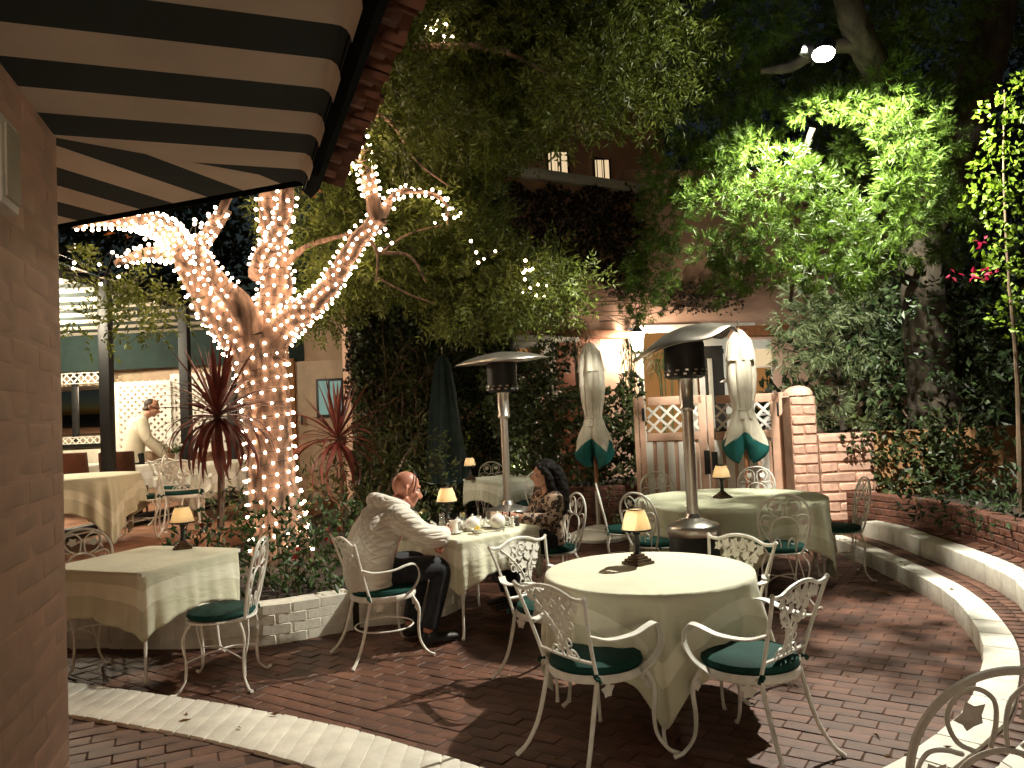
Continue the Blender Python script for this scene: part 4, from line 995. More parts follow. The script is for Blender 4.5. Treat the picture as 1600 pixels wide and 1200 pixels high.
# ---- closed umbrellas
def umbrella(label, loc, skirt_m, body_m, pole_m, H=2.55, skirt=True, ws=1.0, base_m=None, lean=0.0, rz=0.0):
    t = thing('closed_umbrella', label, 'umbrella', loc, rz)
    MB().lathe([(.30, .0), (.375, .012), (.385, .05), (.36, .085), (.27, .125), (.18, .14), (.17, .16), (.09, .175), (.05, .19)], 40).build('base', base_m or M['white_paint'], t)
    MB().lathe([(.028, .15), (.028, .62)], 14).build('tube', M['steel'], t)
    MB().lathe([(.022, .6), (.022, H+.02), (.012, H+.05)], 14).build('pole', pole_m, t)
    MB().lathe([(.006, H+.03), (.006, H+.11), (.014, H+.12), (.014, H+.14), (.004, H+.15)], 8).build('finial', M['steel'], t)
    n = 160; rr = random.Random(int(loc[0]*100)); ph = [rr.uniform(0, 6.28) for _ in range(5)]
    def pleat(amp): return lambda i, a, q, z: q*(1+amp*(1.1*abs(math.sin(4*a+ph[0]+.5*math.sin(2.2*z+ph[2])))**.6-.75+.3*math.cos(5*a+ph[1]+2.1*z)+.22*abs(math.sin(8*a+ph[2]+1.5*z))))
    z0 = H-1.62 if skirt else H-1.75
    prof = [(.13, H-1.30), (.115, H-1.22), (.10, H-1.17), (.105, H-1.10), (.135, H-.9), (.15, H-.65), (.14, H-.35), (.11, H-.1), (.05, H+.0), (.025, H+.03)]
    prof = [(q*ws, z) for q, z in prof]
    if not skirt: prof = [(.27, H-1.95), (.28, H-1.75), (.26, H-1.4), (.22, H-1.0), (.17, H-.55), (.11, H-.12), (.05, H), (.025, H+.03)]
    if skirt: prof = [(q, H-(H-z)*.80) for q, z in prof]
    MB().lathe(prof, n, fn=pleat(.26), capb=False).build('canopy', body_m, t, angle=180)
    if skirt:
        def flare(i, a, q, z):
            k = i/5; return q*(1+(.1+.3*k)*(1-2*abs(math.sin(2*a+ph[3]/2))**.8)+.14*math.cos(8*a+ph[0]))
        fl = [(.10*ws, H-1.17), (.125*ws, H-1.26), (.165*ws, H-1.36), (.205*ws, H-1.47), (.235*ws, H-1.56), (.24*ws, H-1.62)]; fl = [(q, H-(H-z)*.80) for q, z in fl]
        pt = MB().lathe(fl, n, fn=flare, capb=False, capt=False); pt.v = [(x, y, z+.09*(2*abs(math.sin(2*math.atan2(y, x)+ph[3]/2))-1)*max(0, (H-1.04-z)/.24)) for x, y, z in pt.v]; pt.build('skirt', body_m, t, angle=180)
        def flare2(i, a, q, z):
            return q*(1+.42*(1-2*abs(math.sin(2*a+ph[3]/2))**.8)+.14*math.cos(8*a+ph[0]))
        gl = [(.242*ws, H-1.60), (.235*ws, H-1.68), (.20*ws, H-1.76), (.14*ws, H-1.83), (.08*ws, H-1.87)]; gl = [(q, H-(H-z)*.80) for q, z in gl]
        pt = MB().lathe(gl, n, fn=flare2, capb=False, capt=False); pt.v = [(x, y, z+.09*(2*abs(math.sin(2*math.atan2(y, x)+ph[3]/2))-1)) for x, y, z in pt.v]; pt.build('valance', skirt_m, t, angle=180)
        vt = [(.165*ws, H-.34), (.155*ws, H-.28), (.125*ws, H-.1), (.06*ws, H+.005), (.03*ws, H+.035)]
        MB().lathe(vt, n, fn=lambda i, a, q, z: q*(1+.12*math.cos(8*a+ph[1])+(.12 if i == 0 else 0)*math.cos(4*a)), capb=False).build('top_vent', body_m, t, angle=180)
        MB().tube([Vector((math.cos(2*PI*i/24)*.112*ws, math.sin(2*PI*i/24)*.112*ws, H-.932)) for i in range(24)], .008, 6, closed=True).build('tie', body_m, t)
    t.rotation_euler = (lean, 0, rz)
    return t
pp = gy(936, 845, 10.0); umbrella('closed cream umbrella with teal hem on a white round base', (pp.x, 9.95, 0), M['teal'], M['canvas'], M['wood'], 2.5)
pp = gy(1166, 760, 9.35); umbrella('closed cream umbrella with teal hem in front of the right gate leaf, dappled with light', (pp.x, 9.3, 0), M['teal'], M['canvas'], M['wood'], 2.52, ws=1.05, rz=.6)
pp = gy(694, 700, 11.6); umbrella('closed all dark green umbrella standing before the ivy wall', (pp.x, 11.9, 0), M['canvas_dk'], M['canvas_dk'], M['wood'], 2.6, skirt=False, base_m=M['blackmetal'])
# ---- wooden chairs in the pavilion
def wood_chair(loc, rz, label):
    t = thing('wooden_chair', label, 'chair', loc, rz, 'brown chairs in the pavilion'); w = mat('brown_leather_wood', (.10, .035, .018), .45, var=.2)
    MB().box((0, 0, .45), (.44, .44, .06)).build('seat', w, t, bevel=.02); MB().box((0, -.23, .78), (.44, .05, .36), Matrix.Rotation(.12, 3, 'X')).build('backrest', w, t, bevel=.02)
    for sx in (-1, 1):
        for sy in (-1, 1): MB().tube([(sx*.19, sy*.19, .43), (sx*.2, sy*.2, 0)], [.02, .014], 6).build('leg', w, t)
wood_chair((-5.15, 10.15, .45), R(5), 'brown chair in front of the waiter'); wood_chair((-6.0, 10.75, .45), R(-10), 'brown chair between the black post and the banquette table')
dup(cast0, (-4.35, 10.0, .45), D((.3, 1)), 'white leaf back armchair inside the pavilion next to the flowers')
# ---- tableware on the couple's table
def on(a, b, z=.753): q = TC+u*a+v*b; return (q.x, q.y, z)
PC = M['porcelain']
def teapot(label, loc, rz, k=1.0):
    t = thing('teapot', label, 'teapot', loc, rz, 'white porcelain tea set')
    MB().lathe([(.035*k, 0), (.05*k, .008*k), (.066*k, .04*k), (.064*k, .07*k), (.045*k, .095*k), (.03*k, .1*k)], 24, fn=lambda i, a, q, z: q*(1+.02*math.cos(12*a))).build('body', PC, t)
    MB().lathe([(.034*k, .098*k), (.02*k, .112*k), (.006*k, .116*k), (.010*k, .125*k), (.004*k, .131*k)], 16).build('lid', PC, t)
    MB().tube(spline([(.055*k, 0, .035*k), (.085*k, 0, .05*k), (.095*k, 0, .085*k)], 4), [.014*k, .009*k, .006*k], 8).build('spout', PC, t)
    MB().tube(spline([(-.055*k, 0, .08*k), (-.09*k, 0, .078*k), (-.088*k, 0, .04*k), (-.06*k, 0, .03*k)], 4), .006*k, 7).build('handle', PC, t)
teapot('round fluted white teapot at the woman\'s end of the tea table', on(.13, -.22), cth+2.2, 1.05)
teapot('white teapot in the middle of the tea table behind the lemons', on(-.06, -.14), cth+2.6, 1.0)
def lidded(label, loc, k=1.0):
    t = thing('sugar_pot', label, 'pot', loc, 0, 'white porcelain tea set')
    MB().lathe([(.03*k, 0), (.042*k, .01), (.046*k, .05*k), (.04*k, .08*k)], 20).build('body', PC, t); MB().lathe([(.042*k, .08*k), (.02*k, .1*k), (.005*k, .104*k), (.008*k, .112*k), (.003*k, .117*k)], 16).build('lid', PC, t)
lidded('white lidded pot beside the tall white jug', on(-.14, -.05), .95)
t = thing('milk_jug', 'tall white porcelain jug on a saucer nearest the man', 'jug', on(-.24, -.13), cth, 'white porcelain tea set')
MB().lathe([(.034, .006), (.038, .02), (.034, .06), (.033, .095), (.036, .1), (.03, .098), (.029, .02)], 20, capt=False).build('body', PC, t); MB().tube(spline([(-.033, 0, .085), (-.06, 0, .08), (-.06, 0, .04), (-.036, 0, .03)], 4), .005, 6).build('handle', PC, t)
sauc = MB().lathe([(.03, 0), (.045, .002), (.072, .012), (.074, .014), (.045, .006), (0, .005)], 28, capt=False)
so = sauc.build('saucer', PC); so.location = on(-.24, -.13, .7525); tag(so, 'white saucer under the tall jug at the table edge', 'saucer', 'white porcelain tea set')
bo = MB().lathe([(.025, 0), (.04, .01), (.05, .035), (.048, .036), (.038, .013), (0, .008)], 24, capt=False).build('bowl', PC); bo.location = on(-.13, -.29); tag(bo, 'small white bowl of lemon wedges at the table edge', 'bowl', 'white porcelain tea set')
M['lemon'] = mat('lemon', (.72, .52, .06), .5)
for k in range(4):
    o = MB().ell((0, 0, 0), (.02, .013, .012)).build('lemon_wedge', M['lemon']); q = on(-.14+.017*(k % 2), -.30+.02*(k//2), .778+.006*k); o.location = q; o.rotation_euler = (.3*k, .5, k); tag(o, 'yellow lemon wedge in the small white bowl', 'lemon', 'lemon wedges in the bowl')
def tumbler(label, loc, fill=True, h=.12):
    t = thing('water_glass', label, 'glass', loc, 0, 'drinking glasses')
    MB().lathe([(.028, 0), (.03, .004), (.036, h), (.0345, h), (.027, .01), (0, .009)], 24, capt=False).build('glass_wall', M['glass'], t)
    if fill:
        MB().lathe([(.0265, .0105), (.0325, h*.75), (0, h*.75)], 20, capt=False).build('water', glass('water', (.9, .95, .92), .1), t); MB().ell((.01, 0, h*.8), (.022, .006, .022)).build('lemon_slice', M['lemon'], t)
tumbler('glass of water with a lemon slice near the lamp', on(.02, .1)); tumbler('empty straight glass beside the lamp', on(-.14, .16), False, .13); tumbler('dark filled glass in front of the woman', on(.27, -.16), False, .11)
cu = thing('tea_cup', 'white mug standing between lamp and woman', 'cup', on(.14, .06), cth+1, 'white porcelain tea set')
MB().lathe([(.03, 0), (.036, .01), (.038, .075), (.035, .075), (.033, .012), (0, .01)], 20, capt=False).build('body', PC, cu); MB().tube(spline([(.036, 0, .06), (.06, 0, .055), (.058, 0, .025), (.036, 0, .02)], 4), .005, 6).build('handle', PC, cu)
for k, (a, b, nm) in enumerate(((.24, -.27, 'clear glass salt shaker at the woman\'s side of the tea table'), (.30, -.26, 'clear glass pepper shaker next to the salt'))):
    t = thing('shaker', nm, 'shaker', on(a, b), 0); MB().lathe([(.016, 0), (.02, .005), (.013, .04), (.017, .06), (.016, .068)], 14).build('body', PC if k == 0 else mat('pepper', (.06, .05, .04), .4), t); MB().lathe([(.017, .068), (.017, .08), (.008, .088)], 14).build('cap', M['steel'], t)
for k, (a, b, rr_) in enumerate(((-.03, -.33, .4), (.04, -.31, .9), (-.2, -.33, 2.2), (.09, -.34, 1.6))):
    mb = MB().tube([(-.07, 0, .003), (.03, 0, .004), (.05, 0, .006)], [.003, .003, .004], 6); mb.ell((.065, 0, .005), (.02, .011, .003)); o = mb.build('teaspoon', M['steel']); o.location = on(a, b, .7535); o.rotation_euler = (0, 0, rr_); tag(o, 'steel teaspoon lying on the tea table cloth', 'spoon', 'spoons on the tea table')
for k, (a, b) in enumerate(((.16, -.12), (.0, -.02), (.3, -.05))):
    o = MB().lathe([(.04, 0), (.055, .002), (.085, .012), (.086, .014), (.055, .006), (0, .005)], 28, capt=False).build('side_plate', PC); o.location = on(a, b, .7525); tag(o, ['white side plate between the two teapots', 'white side plate behind the middle teapot', 'white side plate in front of the woman'][k], 'plate', 'white porcelain tea set')
bv = thing('flower_bowl', 'small bowl of greenery and pale buds beside the tea table lamp', 'flowers', on(-.2, .33))
MB().lathe([(.03, 0), (.05, .02), (.055, .05)], 16).build('bowl', M['bronze'], bv)
mb = MB()
for k in range(60):
    a = random.uniform(0, 6.28); e = random.uniform(.1, 1.3); d_ = Vector((math.cos(a)*math.cos(e), math.sin(a)*math.cos(e), math.sin(e))); l = random.uniform(.05, .11); s_ = d_.cross(Vector((0, 0, 1))).normalized()*.014; o_ = Vector((0, 0, .05))
    mb.add([o_+d_*.02, o_+d_*l*.6+s_, o_+d_*l, o_+d_*l*.6-s_], [(0, 1, 2, 3)])
mb.build('leaves', M['leaf_shrub'], bv, smooth=False)
for k in range(3): MB().ell((-.05+.02*k, -.04+.05*k, .1+.015*k), (.02, .02, .02)).build('bud', mat('pale_bud', (.55, .5, .25), .6), bv)
vase = thing('flower_vase', 'small vase with white and green flowers on the waiter\'s table', 'flowers', (-4.72, 10.75, 1.205))
MB().lathe([(.03, 0), (.04, .04), (.025, .1), (.03, .12)], 16).build('vase', PC, vase); mb = MB()
for k in range(40):
    a = random.uniform(0, 6.28); e = random.uniform(.3, 1.4); d_ = Vector((math.cos(a)*math.cos(e), math.sin(a)*math.cos(e), math.sin(e))); l = random.uniform(.08, .2); s_ = d_.cross(Vector((0, 0, 1))).normalized()*.02; o_ = Vector((0, 0, .1))
    mb.add([o_+d_*.04, o_+d_*l*.7+s_, o_+d_*l, o_+d_*l*.7-s_], [(0, 1, 2, 3)])
mb.build('leaves', M['palm'], vase, smooth=False)
for k in range(5): MB().ell((random.uniform(-.08, .08), random.uniform(-.06, .06), random.uniform(.18, .28)), (.025, .025, .018)).build('blossom', PC, vase)
# ================================================================== VEGETATION
def nrm(a): return a/np.maximum(np.linalg.norm(a, axis=-1, keepdims=True), 1e-9)
def leaf_quads(P, Dv, L, Wd, fold=.18, rng=RNG, mid=.45):
    n = len(P); Dv = nrm(Dv); rv = rng.normal(size=(n, 3)); s = nrm(np.cross(Dv, rv)); nn = np.cross(s, Dv)
    L = np.broadcast_to(np.asarray(L, float), (n,))[:, None]; Wd = np.broadcast_to(np.asarray(Wd, float), (n,))[:, None]
    a = P; c = P+Dv*L+nn*L*-.12; m = P+Dv*L*mid; b = m+s*Wd*.5+nn*Wd*fold; d = m-s*Wd*.5+nn*Wd*fold
    V = np.stack([a, b, c, d], 1).reshape(-1, 3); return V
def leaves(name, Vs, m, parent):
    V = np.concatenate(Vs); Q = np.arange(len(V), dtype=np.int32).reshape(-1, 4); return quick(name, V, Q, m, parent)
def ball(n, rad, shell=.45, rng=RNG):
    d = nrm(rng.normal(size=(n, 3))); r = (shell+(1-shell)*rng.random(n)**.6)[:, None]; return d*r*np.array(rad), d
def pinnate(cs, per, L=.075, W=.028, k=4, droop=.35, rng=RNG, axis_len=.2):
    out = []
    for (c, rad) in cs:
        n = max(4, int(per*(np.prod(rad)**(2/3))/.2)); P, d = ball(n, rad, .25, rng)
        ax = nrm(d+rng.normal(size=(n, 3))*.6+np.array([0, 0, -droop])); side = nrm(np.cross(ax, rng.normal(size=(n, 3))))
        P = P+np.array(c); al = axis_len*(.7+.6*rng.random(n))[:, None]
        for i in range(k):
            q = P+ax*al*((i+.6)/k)
            for s in (-1, 1): out.append(leaf_quads(q, ax*.55+side*s*.9+rng.normal(size=(n, 3))*.18, L*(.75+.5*rng.random(n)), W*(.8+.4*rng.random(n)), rng=rng))
        out.append(leaf_quads(P+ax*al, ax, L, W, rng=rng))
    return out
def rosettes(cs, per, L=.075, W=.011, k=13, rng=RNG, upb=.25, spread=.9):
    out = []
    for (c, rad) in cs:
        n = max(4, int(per*(np.prod(rad)**(2/3))/.2)); P, d = ball(n, rad, .35, rng); P = P+np.array(c)
        ax = nrm(d*.9+rng.normal(size=(n, 3))*.5+np.array([0, 0, upb])); h = nrm(np.cross(ax, rng.normal(size=(n, 3)))); g = np.cross(ax, h)
        for i in range(k):
            an = 2*PI*i*.382*1.0; s = spread*(1-.6*i/k)
            dv = ax*(1-.35*s)+(h*math.cos(an*6.1)+g*math.sin(an*6.1))*s
            out.append(leaf_quads(P+ax*(.06*i/k), dv+rng.normal(size=(n, 3))*.08, L*(.7+.5*rng.random(n)), W, rng=rng, fold=.1))
    return out
def scatter(cs, per, L, W, rng=RNG, upb=.1, shell=.5, jit=.7):
    out = []
    for (c, rad) in cs:
        n = max(4, int(per*(np.prod(rad)**(2/3))/.2)); P, d = ball(n, rad, shell, rng)
        out.append(leaf_quads(P+np.array(c), d+rng.normal(size=(n, 3))*jit+np.array([0, 0, upb]), L*(.6+.7*rng.random(n)), W*(.7+.5*rng.random(n)), rng=rng, mid=.5))
    return out
def pxc(lst): return [(tuple(gy(px, py, y)), (rx, ry, rz)) for px, py, y, rx, ry, rz in lst]
def limb(parent, pl, r, m, name='limb', n=12, k=6):
    pts = spline([gy(*q) if len(q) == 3 and q[0] > 12 else Vector(q) for q in pl], k)
    rr_ = resample(list(r), len(pts)); mb = MB(); mb.tube(pts, rr_, n)
    # uneven bark
    mb.v = [tuple(Vector(v_)+Vector((math.sin(v_[2]*23+v_[0]*17)+.7*math.sin(v_[2]*51+v_[1]*40), math.cos(v_[2]*19+v_[1]*21)+.7*math.sin(v_[2]*43+v_[0]*37), 0))*.009*min(1, rr_[0]/.12)) for v_ in mb.v]
    mb.build(name, m, parent); return pts, rr_
# ---- the tree wrapped in string lights
lt = thing('wrapped_tree', 'big forked tree in the shrub bed, its trunk wrapped in tiny lights', 'tree', tuple(gy(437, 880, 8.0)*1.0))
base = Vector(lt.location); lt.location = (0, 0, 0)
TR = []
TR.append(limb(lt, [(440, 920, 8), (437, 840, 8), (428, 770, 8), (420, 700, 8), (418, 640, 8), (408, 580, 8), (398, 530, 8)], [.33, .28, .25, .235, .235, .26, .27], M['bark'], 'trunk', 22))
TR.append(limb(lt, [(400, 560, 8), (365, 515, 7.95), (330, 475, 7.9), (305, 430, 7.8), (285, 395, 7.7), (262, 365, 7.6)], [.23, .20, .165, .14, .12, .10], M['bark'], n=16))
TR.append(limb(lt, [(415, 560, 8), (424, 500, 8.05), (432, 450, 8.1), (432, 400, 8.15), (425, 345, 8.1), (424, 290, 8.0), (430, 200, 7.9), (445, 80, 7.8)], [.23, .20, .165, .14, .13, .12, .10, .08], M['bark'], n=16))
TR.append(limb(lt, [(410, 545, 8), (455, 500, 7.9), (500, 465, 7.8), (535, 415, 7.7), (562, 372, 7.6), (595, 340, 7.5)], [.20, .15, .105, .09, .085, .08], M['bark'], n=14))
TR.append(limb(lt, [(590, 343, 7.5), (577, 290, 7.4), (563, 230, 7.3), (548, 180, 7.2), (536, 140, 7.1), (545, 30, 7.0)], [.085, .07, .07, .065, .06, .05], M['bark'], n=10))
TR.append(limb(lt, [(395, 520, 7.9), (375, 475, 7.8), (340, 440, 7.7), (310, 395, 7.6), (325, 360, 7.5), (350, 320, 7.3), (385, 240, 7.2), (400, 120, 7.1)], [.17, .13, .10, .08, .055, .042, .035, .02], M['bark'], n=12))
TR.append(limb(lt, [(290, 400, 7.7), (260, 360, 7.5), (215, 345, 7.3), (160, 345, 7.1), (110, 352, 6.9)], [.14, .11, .08, .05, .03], M['bark'], n=10))
TR.append(limb(lt, [(280, 400, 7.7), (230, 395, 7.5), (180, 412, 7.3)], [.08, .05, .03], M['bark'], n=8))
TR.append(limb(lt, [(400, 430, 8.0), (410, 400, 7.7), (430, 375, 7.6), (445, 330, 7.4), (450, 290, 7.3)], [.08, .09, .085, .075, .06], M['bark'], n=10))
TR.append(limb(lt, [(595, 340, 7.5), (625, 300, 7.6), (690, 310, 7.8), (700, 350, 7.9)], [.05, .03, .022, .012], M['bark'], n=7))
for pl, r in (([(450, 410, 8.1), (480, 385, 8), (545, 365, 7.8)], [.04, .03, .02]), ([(360, 330, 7.5), (330, 375, 7.6), (318, 395, 7.7)], [.02, .03, .03]), ([(580, 375, 7.5), (590, 400, 7.6), (588, 440, 7.7)], [.02, .015, .01]), ([(590, 395, 7.6), (640, 400, 7.9), (665, 440, 8.1)], [.02, .016, .008]), ([(470, 205, 7.2), (540, 85, 7), (600, 75, 7), (680, 72, 7.1)], [.05, .045, .04, .03]), ([(680, 72, 7.1), (770, 75, 7.3), (850, 110, 7.6), (930, 150, 8)], [.035, .03, .022, .012]), ([(560, 170, 7.2), (610, 190, 7.3), (650, 250, 7.5), (700, 290, 7.8)], [.02, .018, .015, .008]), ([(595, 395, 7.6), (640, 365, 7.8), (700, 350, 8)], [.012, .01, .006]), ([(592, 435, 7.7), (640, 460, 7.9), (680, 475, 8)], [.012, .01, .006])):
    limb(lt, pl, r, M['bark'], 'branch', 7, 4)
cl = []
def fill(poly, n, y0, y1, r0, r1, rng=random.Random(11)):
    xs = [p_[0] for p_ in poly]; ys = [p_[1] for p_ in poly]; k = 0
    while k < n:
        x = rng.uniform(min(xs), max(xs)); y = rng.uniform(min(ys), max(ys))
        if point_in(poly, x, y):
            q = rng.uniform(r0, r1); cl.append((tuple(gy(x, y, rng.uniform(y0, y1))), (q*1.15, q*1.1, q*.72))); k += 1
fill([(575, -40), (1080, -40), (1060, 200), (960, 215), (860, 200), (760, 235), (600, 230)], 62, 6.6, 9.6, .34, .62)
fill([(500, 190), (760, 225), (740, 310), (800, 370), (870, 420), (860, 500), (780, 500), (640, 470), (560, 420), (470, 430), (470, 300)], 44, 8.2, 9.8, .32, .52)
fill([(95, 370), (250, 440), (300, 500), (230, 520), (95, 500)], 7, 6.9, 8.0, .14, .26)
fill([(440, -40), (600, -40), (600, 200), (520, 200)], 8, 8.2, 9.4, .4, .6)
fill([(300, -200), (1050, -220), (1050, -40), (300, -40)], 14, 6.5, 9.5, .4, .6)
fill([(470, 420), (560, 430), (560, 540), (480, 545)], 6, 8.3, 9.4, .25, .4)
fill([(760, 395), (880, 420), (905, 465), (800, 515)], 7, 7.9, 8.8, .2, .32)
lv = pinnate(cl, 112)
leaves('crown', lv, M['leaf_tree'], lt)
# dead orange leaf bunches
ob = scatter(pxc([(492, 288, 7.2, .09, .09, .11), (190, 362, 7.0, .06, .06, .09), (535, 600, 9, .01, .01, .01)]), 260, .09, .03)
leaves('dry_leaves', ob, mat('orange_dry_leaf', (.30, .10, .025), .7, island=.4, trans=.2), lt)
# ---- string lights
sl = thing('string_lights', 'string of tiny warm white lights wound round the forked tree', 'string lights')
M['bulb_glow'] = emit('fairy_bulb_glow', (1.0, .70, .46), 27)
bm_ = MB().lathe([(.002, -.018), (.012, -.009), (.0165, .003), (.012, .014), (.002, .019)], 6, capb=False, capt=False)
bo_ = bm_.build('light_bulb', M['bulb_glow']); bulb_me = bo_.data; bpy.data.objects.remove(bo_)
wires = []; bulbs = []
def wrap(pts, rr_, s0, s1, pitch, spacing, ph=0.0):
    S = arclen(pts); L = S[-1]; fr_ = frames(pts); w = []; s = s0*L; an = ph; acc = 0
    while s < s1*L:
        p_, _ = at_len(pts, S, s); i = min(range(len(S)), key=lambda k: abs(S[k]-s)); q = rr_[i]+.010
        t_, a_, b_ = fr_[i]; pos = p_+(a_*math.cos(an)+b_*math.sin(an))*q; w.append(pos)
        out = (a_*math.cos(an)+b_*math.sin(an))
        step = min(.06, 2*PI*(q)/7); acc += step
        if acc >= spacing*random.uniform(.75, 1.3): acc = 0; bulbs.append((pos+out*.016, out, t_))
        an += step/q; s += pitch*step/(2*PI*q)
    wires.append(w)
wrap(*TR[0], .14, 1.0, .12, .1); wrap(*TR[1], .12, 1, .095, .08, 1); wrap(*TR[2], .12, .62, .10, .085, 2); wrap(*TR[3], .14, .98, .075, .075, 3)
wrap(*TR[4], .12, .78, .07, .05, 1); wrap(*TR[5], .15, .55, .075, .07, 2); wrap(*TR[6], .1, .96, .06, .05, 3); wrap(*TR[7], .15, .95, .06, .055); wrap(*TR[8], .2, .95, .08, .07)
wrap(*TR[9], .1, .98, .08, .08)
for px, py, y, n, sp in ((695, 330, 7.7, 9, 12), (815, 430, 8.0, 7, 14), (745, 395, 7.9, 5, 12), (680, 35, 7.0, 8, 9), (150, 420, 7.2, 9, 25), (300, 375, 7.3, 22, 18), (235, 360, 7.2, 14, 20), (840, 455, 8.1, 6, 12), (545, 260, 7.1, 12, 10), (705, 60, 7.1, 3, 6), (535, 215, 7.05, 12, 9), (600, 380, 7.4, 4, 14), (640, 295, 7.6, 4, 12)):
    w = []
    for k in range(n):
        q = gy(px+random.gauss(0, sp), py+random.gauss(0, sp), y+random.uniform(-.1, .1)); bulbs.append((q, Vector((random.uniform(-1, 1), -1, random.uniform(-1, 1))).normalized(), Vector((0, 0, 1)))); w.append(q+Vector((0, .015, 0)))
    wires.append(w)
mb = MB()
for w in wires:
    if len(w) > 2: mb.tube(w, .0032, 4, cap=False)
mb.build('wire', M['blackmetal'], sl, smooth=False)['kind'] = 'stuff'
front = [b_ for b_ in bulbs if b_[1].y < .15]; back_ = [b_ for b_ in bulbs if b_[1].y >= .15]
random.shuffle(front); keepb = front[:300]; restb = front[300:]+back_
for q, o_, t_ in keepb:
    sz = random.uniform(.72, 1.15); inst(bulb_me, 'light_bulb', sl, q, o_.to_track_quat('Z', 'Y').to_euler(), (sz, sz, sz))
mb = MB(); Pv = [v_.co.copy() for v_ in bulb_me.vertices]; Fv = [tuple(f.vertices) for f in bulb_me.polygons]
for q, o_, t_ in restb:
    m3 = o_.to_track_quat('Z', 'Y').to_matrix(); mb.add([m3 @ c_+q for c_ in Pv], Fv)
o = mb.build('more_bulbs', M['bulb_glow'], sl, smooth=False); o['kind'] = 'stuff'
# ---- podocarpus trees on the right
pt_ = thing('podocarpus_tree', 'tall narrow leaved evergreen with floodlit hanging clumps', 'tree')
limb(pt_, [(1500, 900, 9.6), (1488, 790, 9.6), (1468, 690, 9.55), (1452, 560, 9.45), (1442, 450, 9.3), (1440, 380, 9.2), (1470, 290, 9.0), (1505, 200, 8.7), (1535, 100, 8.4), (1560, -20, 8.2), (1580, -200, 8.0)], [.42, .38, .33, .27, .24, .22, .26, .25, .23, .2, .15], M['bark_grey'], 'trunk', 18)
limb(pt_, [(1462, 300, 9.0), (1420, 180, 8.2), (1372, 110, 7.4), (1340, 50, 7.1), (1318, -30, 7.0), (1290, -200, 7.0)], [.2, .17, .145, .13, .12, .09], M['bark_grey'], n=14)
limb(pt_, [(1352, 75, 7.2), (1318, 70, 7.15), (1270, 85, 7.2), (1235, 105, 7.3), (1190, 112, 7.4)], [.085, .07, .06, .05, .03], M['bark_grey'], n=10)
limb(pt_, [(1450, 420, 9.2), (1400, 395, 8.6), (1370, 394, 8.2)], [.05, .03, .02], M['bark_grey'], n=7); limb(pt_, [(1432, 445, 9.2), (1395, 425, 8.8), (1360, 400, 8.4)], [.07, .05, .03], M['bark_grey'], n=7)
limb(pt_, [(1270, 200, 7.0), (1255, 240, 7.1), (1215, 320, 7.3)], [.03, .028, .015], M['bark_grey'], 'branch', 6); limb(pt_, [(1235, 470, 8.6), (1240, 430, 8.2), (1250, 390, 7.6)], [.02, .018, .012], M['bark_grey'], 'branch', 6)
limb(pt_, [(1430, 60, 7.6), (1480, 65, 7.9), (1530, 70, 8.3)], [.02, .02, .02], M['bark_grey'], 'branch', 6)
pc = pxc([(1258, 170, 7.45, .22, .2, .11), (1300, 163, 7.4, .30, .2, .11), (1340, 165, 7.4, .26, .2, .14), (1368, 185, 7.45, .24, .2, .18), (1395, 130, 7.3, .28, .25, .3), (1425, 60, 7.3, .3, .3, .25), (1405, 210, 7.1, .28, .25, .28), (1440, 175, 7.5, .3, .3, .35),
 (1165, 235, 7.6, .3, .3, .22), (1130, 250, 7.8, .25, .25, .2), (1225, 255, 6.7, .26, .25, .15), (1255, 280, 6.5, .2, .2, .12), (1200, 300, 7.3, .32, .28, .2), (1120, 310, 7.7, .36, .3, .17), (1085, 300, 7.9, .2, .2, .12), (1275, 305, 6.8, .2, .18, .13), (1312, 335, 6.85, .28, .25, .2), (1290, 385, 6.8, .3, .27, .26), (1335, 395, 7.0, .24, .24, .26), (1300, 440, 6.75, .28, .25, .18), (1345, 435, 7.0, .24, .24, .18), (1265, 415, 5.95, .17, .17, .1), (1335, 350, 6.0, .14, .14, .09), (1350, 415, 6.1, .15, .15, .1), (1385, 345, 7.9, .3, .3, .22), (1425, 390, 8.1, .34, .3, .22), (1180, 350, 7.4, .28, .25, .18), (1110, 390, 7.7, .26, .25, .16), (1150, 400, 7.6, .26, .25, .17), (1205, 385, 7.4, .26, .22, .2), (1160, 430, 7.7, .3, .25, .16), (1235, 350, 6.6, .16, .16, .14),
 (1420, 260, 7.1, .3, .28, .24), (1395, 290, 7.0, .17, .17, .12), (1440, 310, 7.3, .32, .3, .26), (1480, 330, 7.6, .3, .3, .28), (1460, 230, 7.6, .32, .3, .3), (1420, 345, 7.3, .22, .22, .15), (1480, 400, 7.9, .14, .14, .10), (1500, 120, 7.9, .34, .3, .36), (1470, 20, 7.6, .5, .4, .34),
 (1370, 20, 8.3, .45, .4, .3), (1190, 190, 8.2, .4, .4, .32), (1140, 120, 8.2, .45, .4, .4), (1190, 30, 7.9, .5, .4, .35), (1110, 20, 8.4, .5, .5, .5), (1080, 180, 8.8, .45, .45, .5), (1060, 260, 9.2, .5, .5, .5), (1040, 340, 9.6, .4, .4, .6), (1020, 420, 10, .42, .4, .55), (1000, 470, 10.2, .3, .3, .35), (1300, 250, 12, .7, .6, .7), (1250, 20, 8.8, .5, .5, .4), (1385, 350, 12.6, .7, .6, .9), (1335, 225, 8.4, .3, .25, .2), (1320, 265, 8.2, .26, .25, .16), (1220, 130, 9.8, .6, .5, .5), (1130, 455, 7.9, .2, .2, .12), (1215, 430, 7.6, .2, .2, .13), (1330, 90, 10.2, .6, .5, .5), (1340, 300, 12.2, .6, .6, .7), (1560, 30, 8.8, .5, .5, .4)])
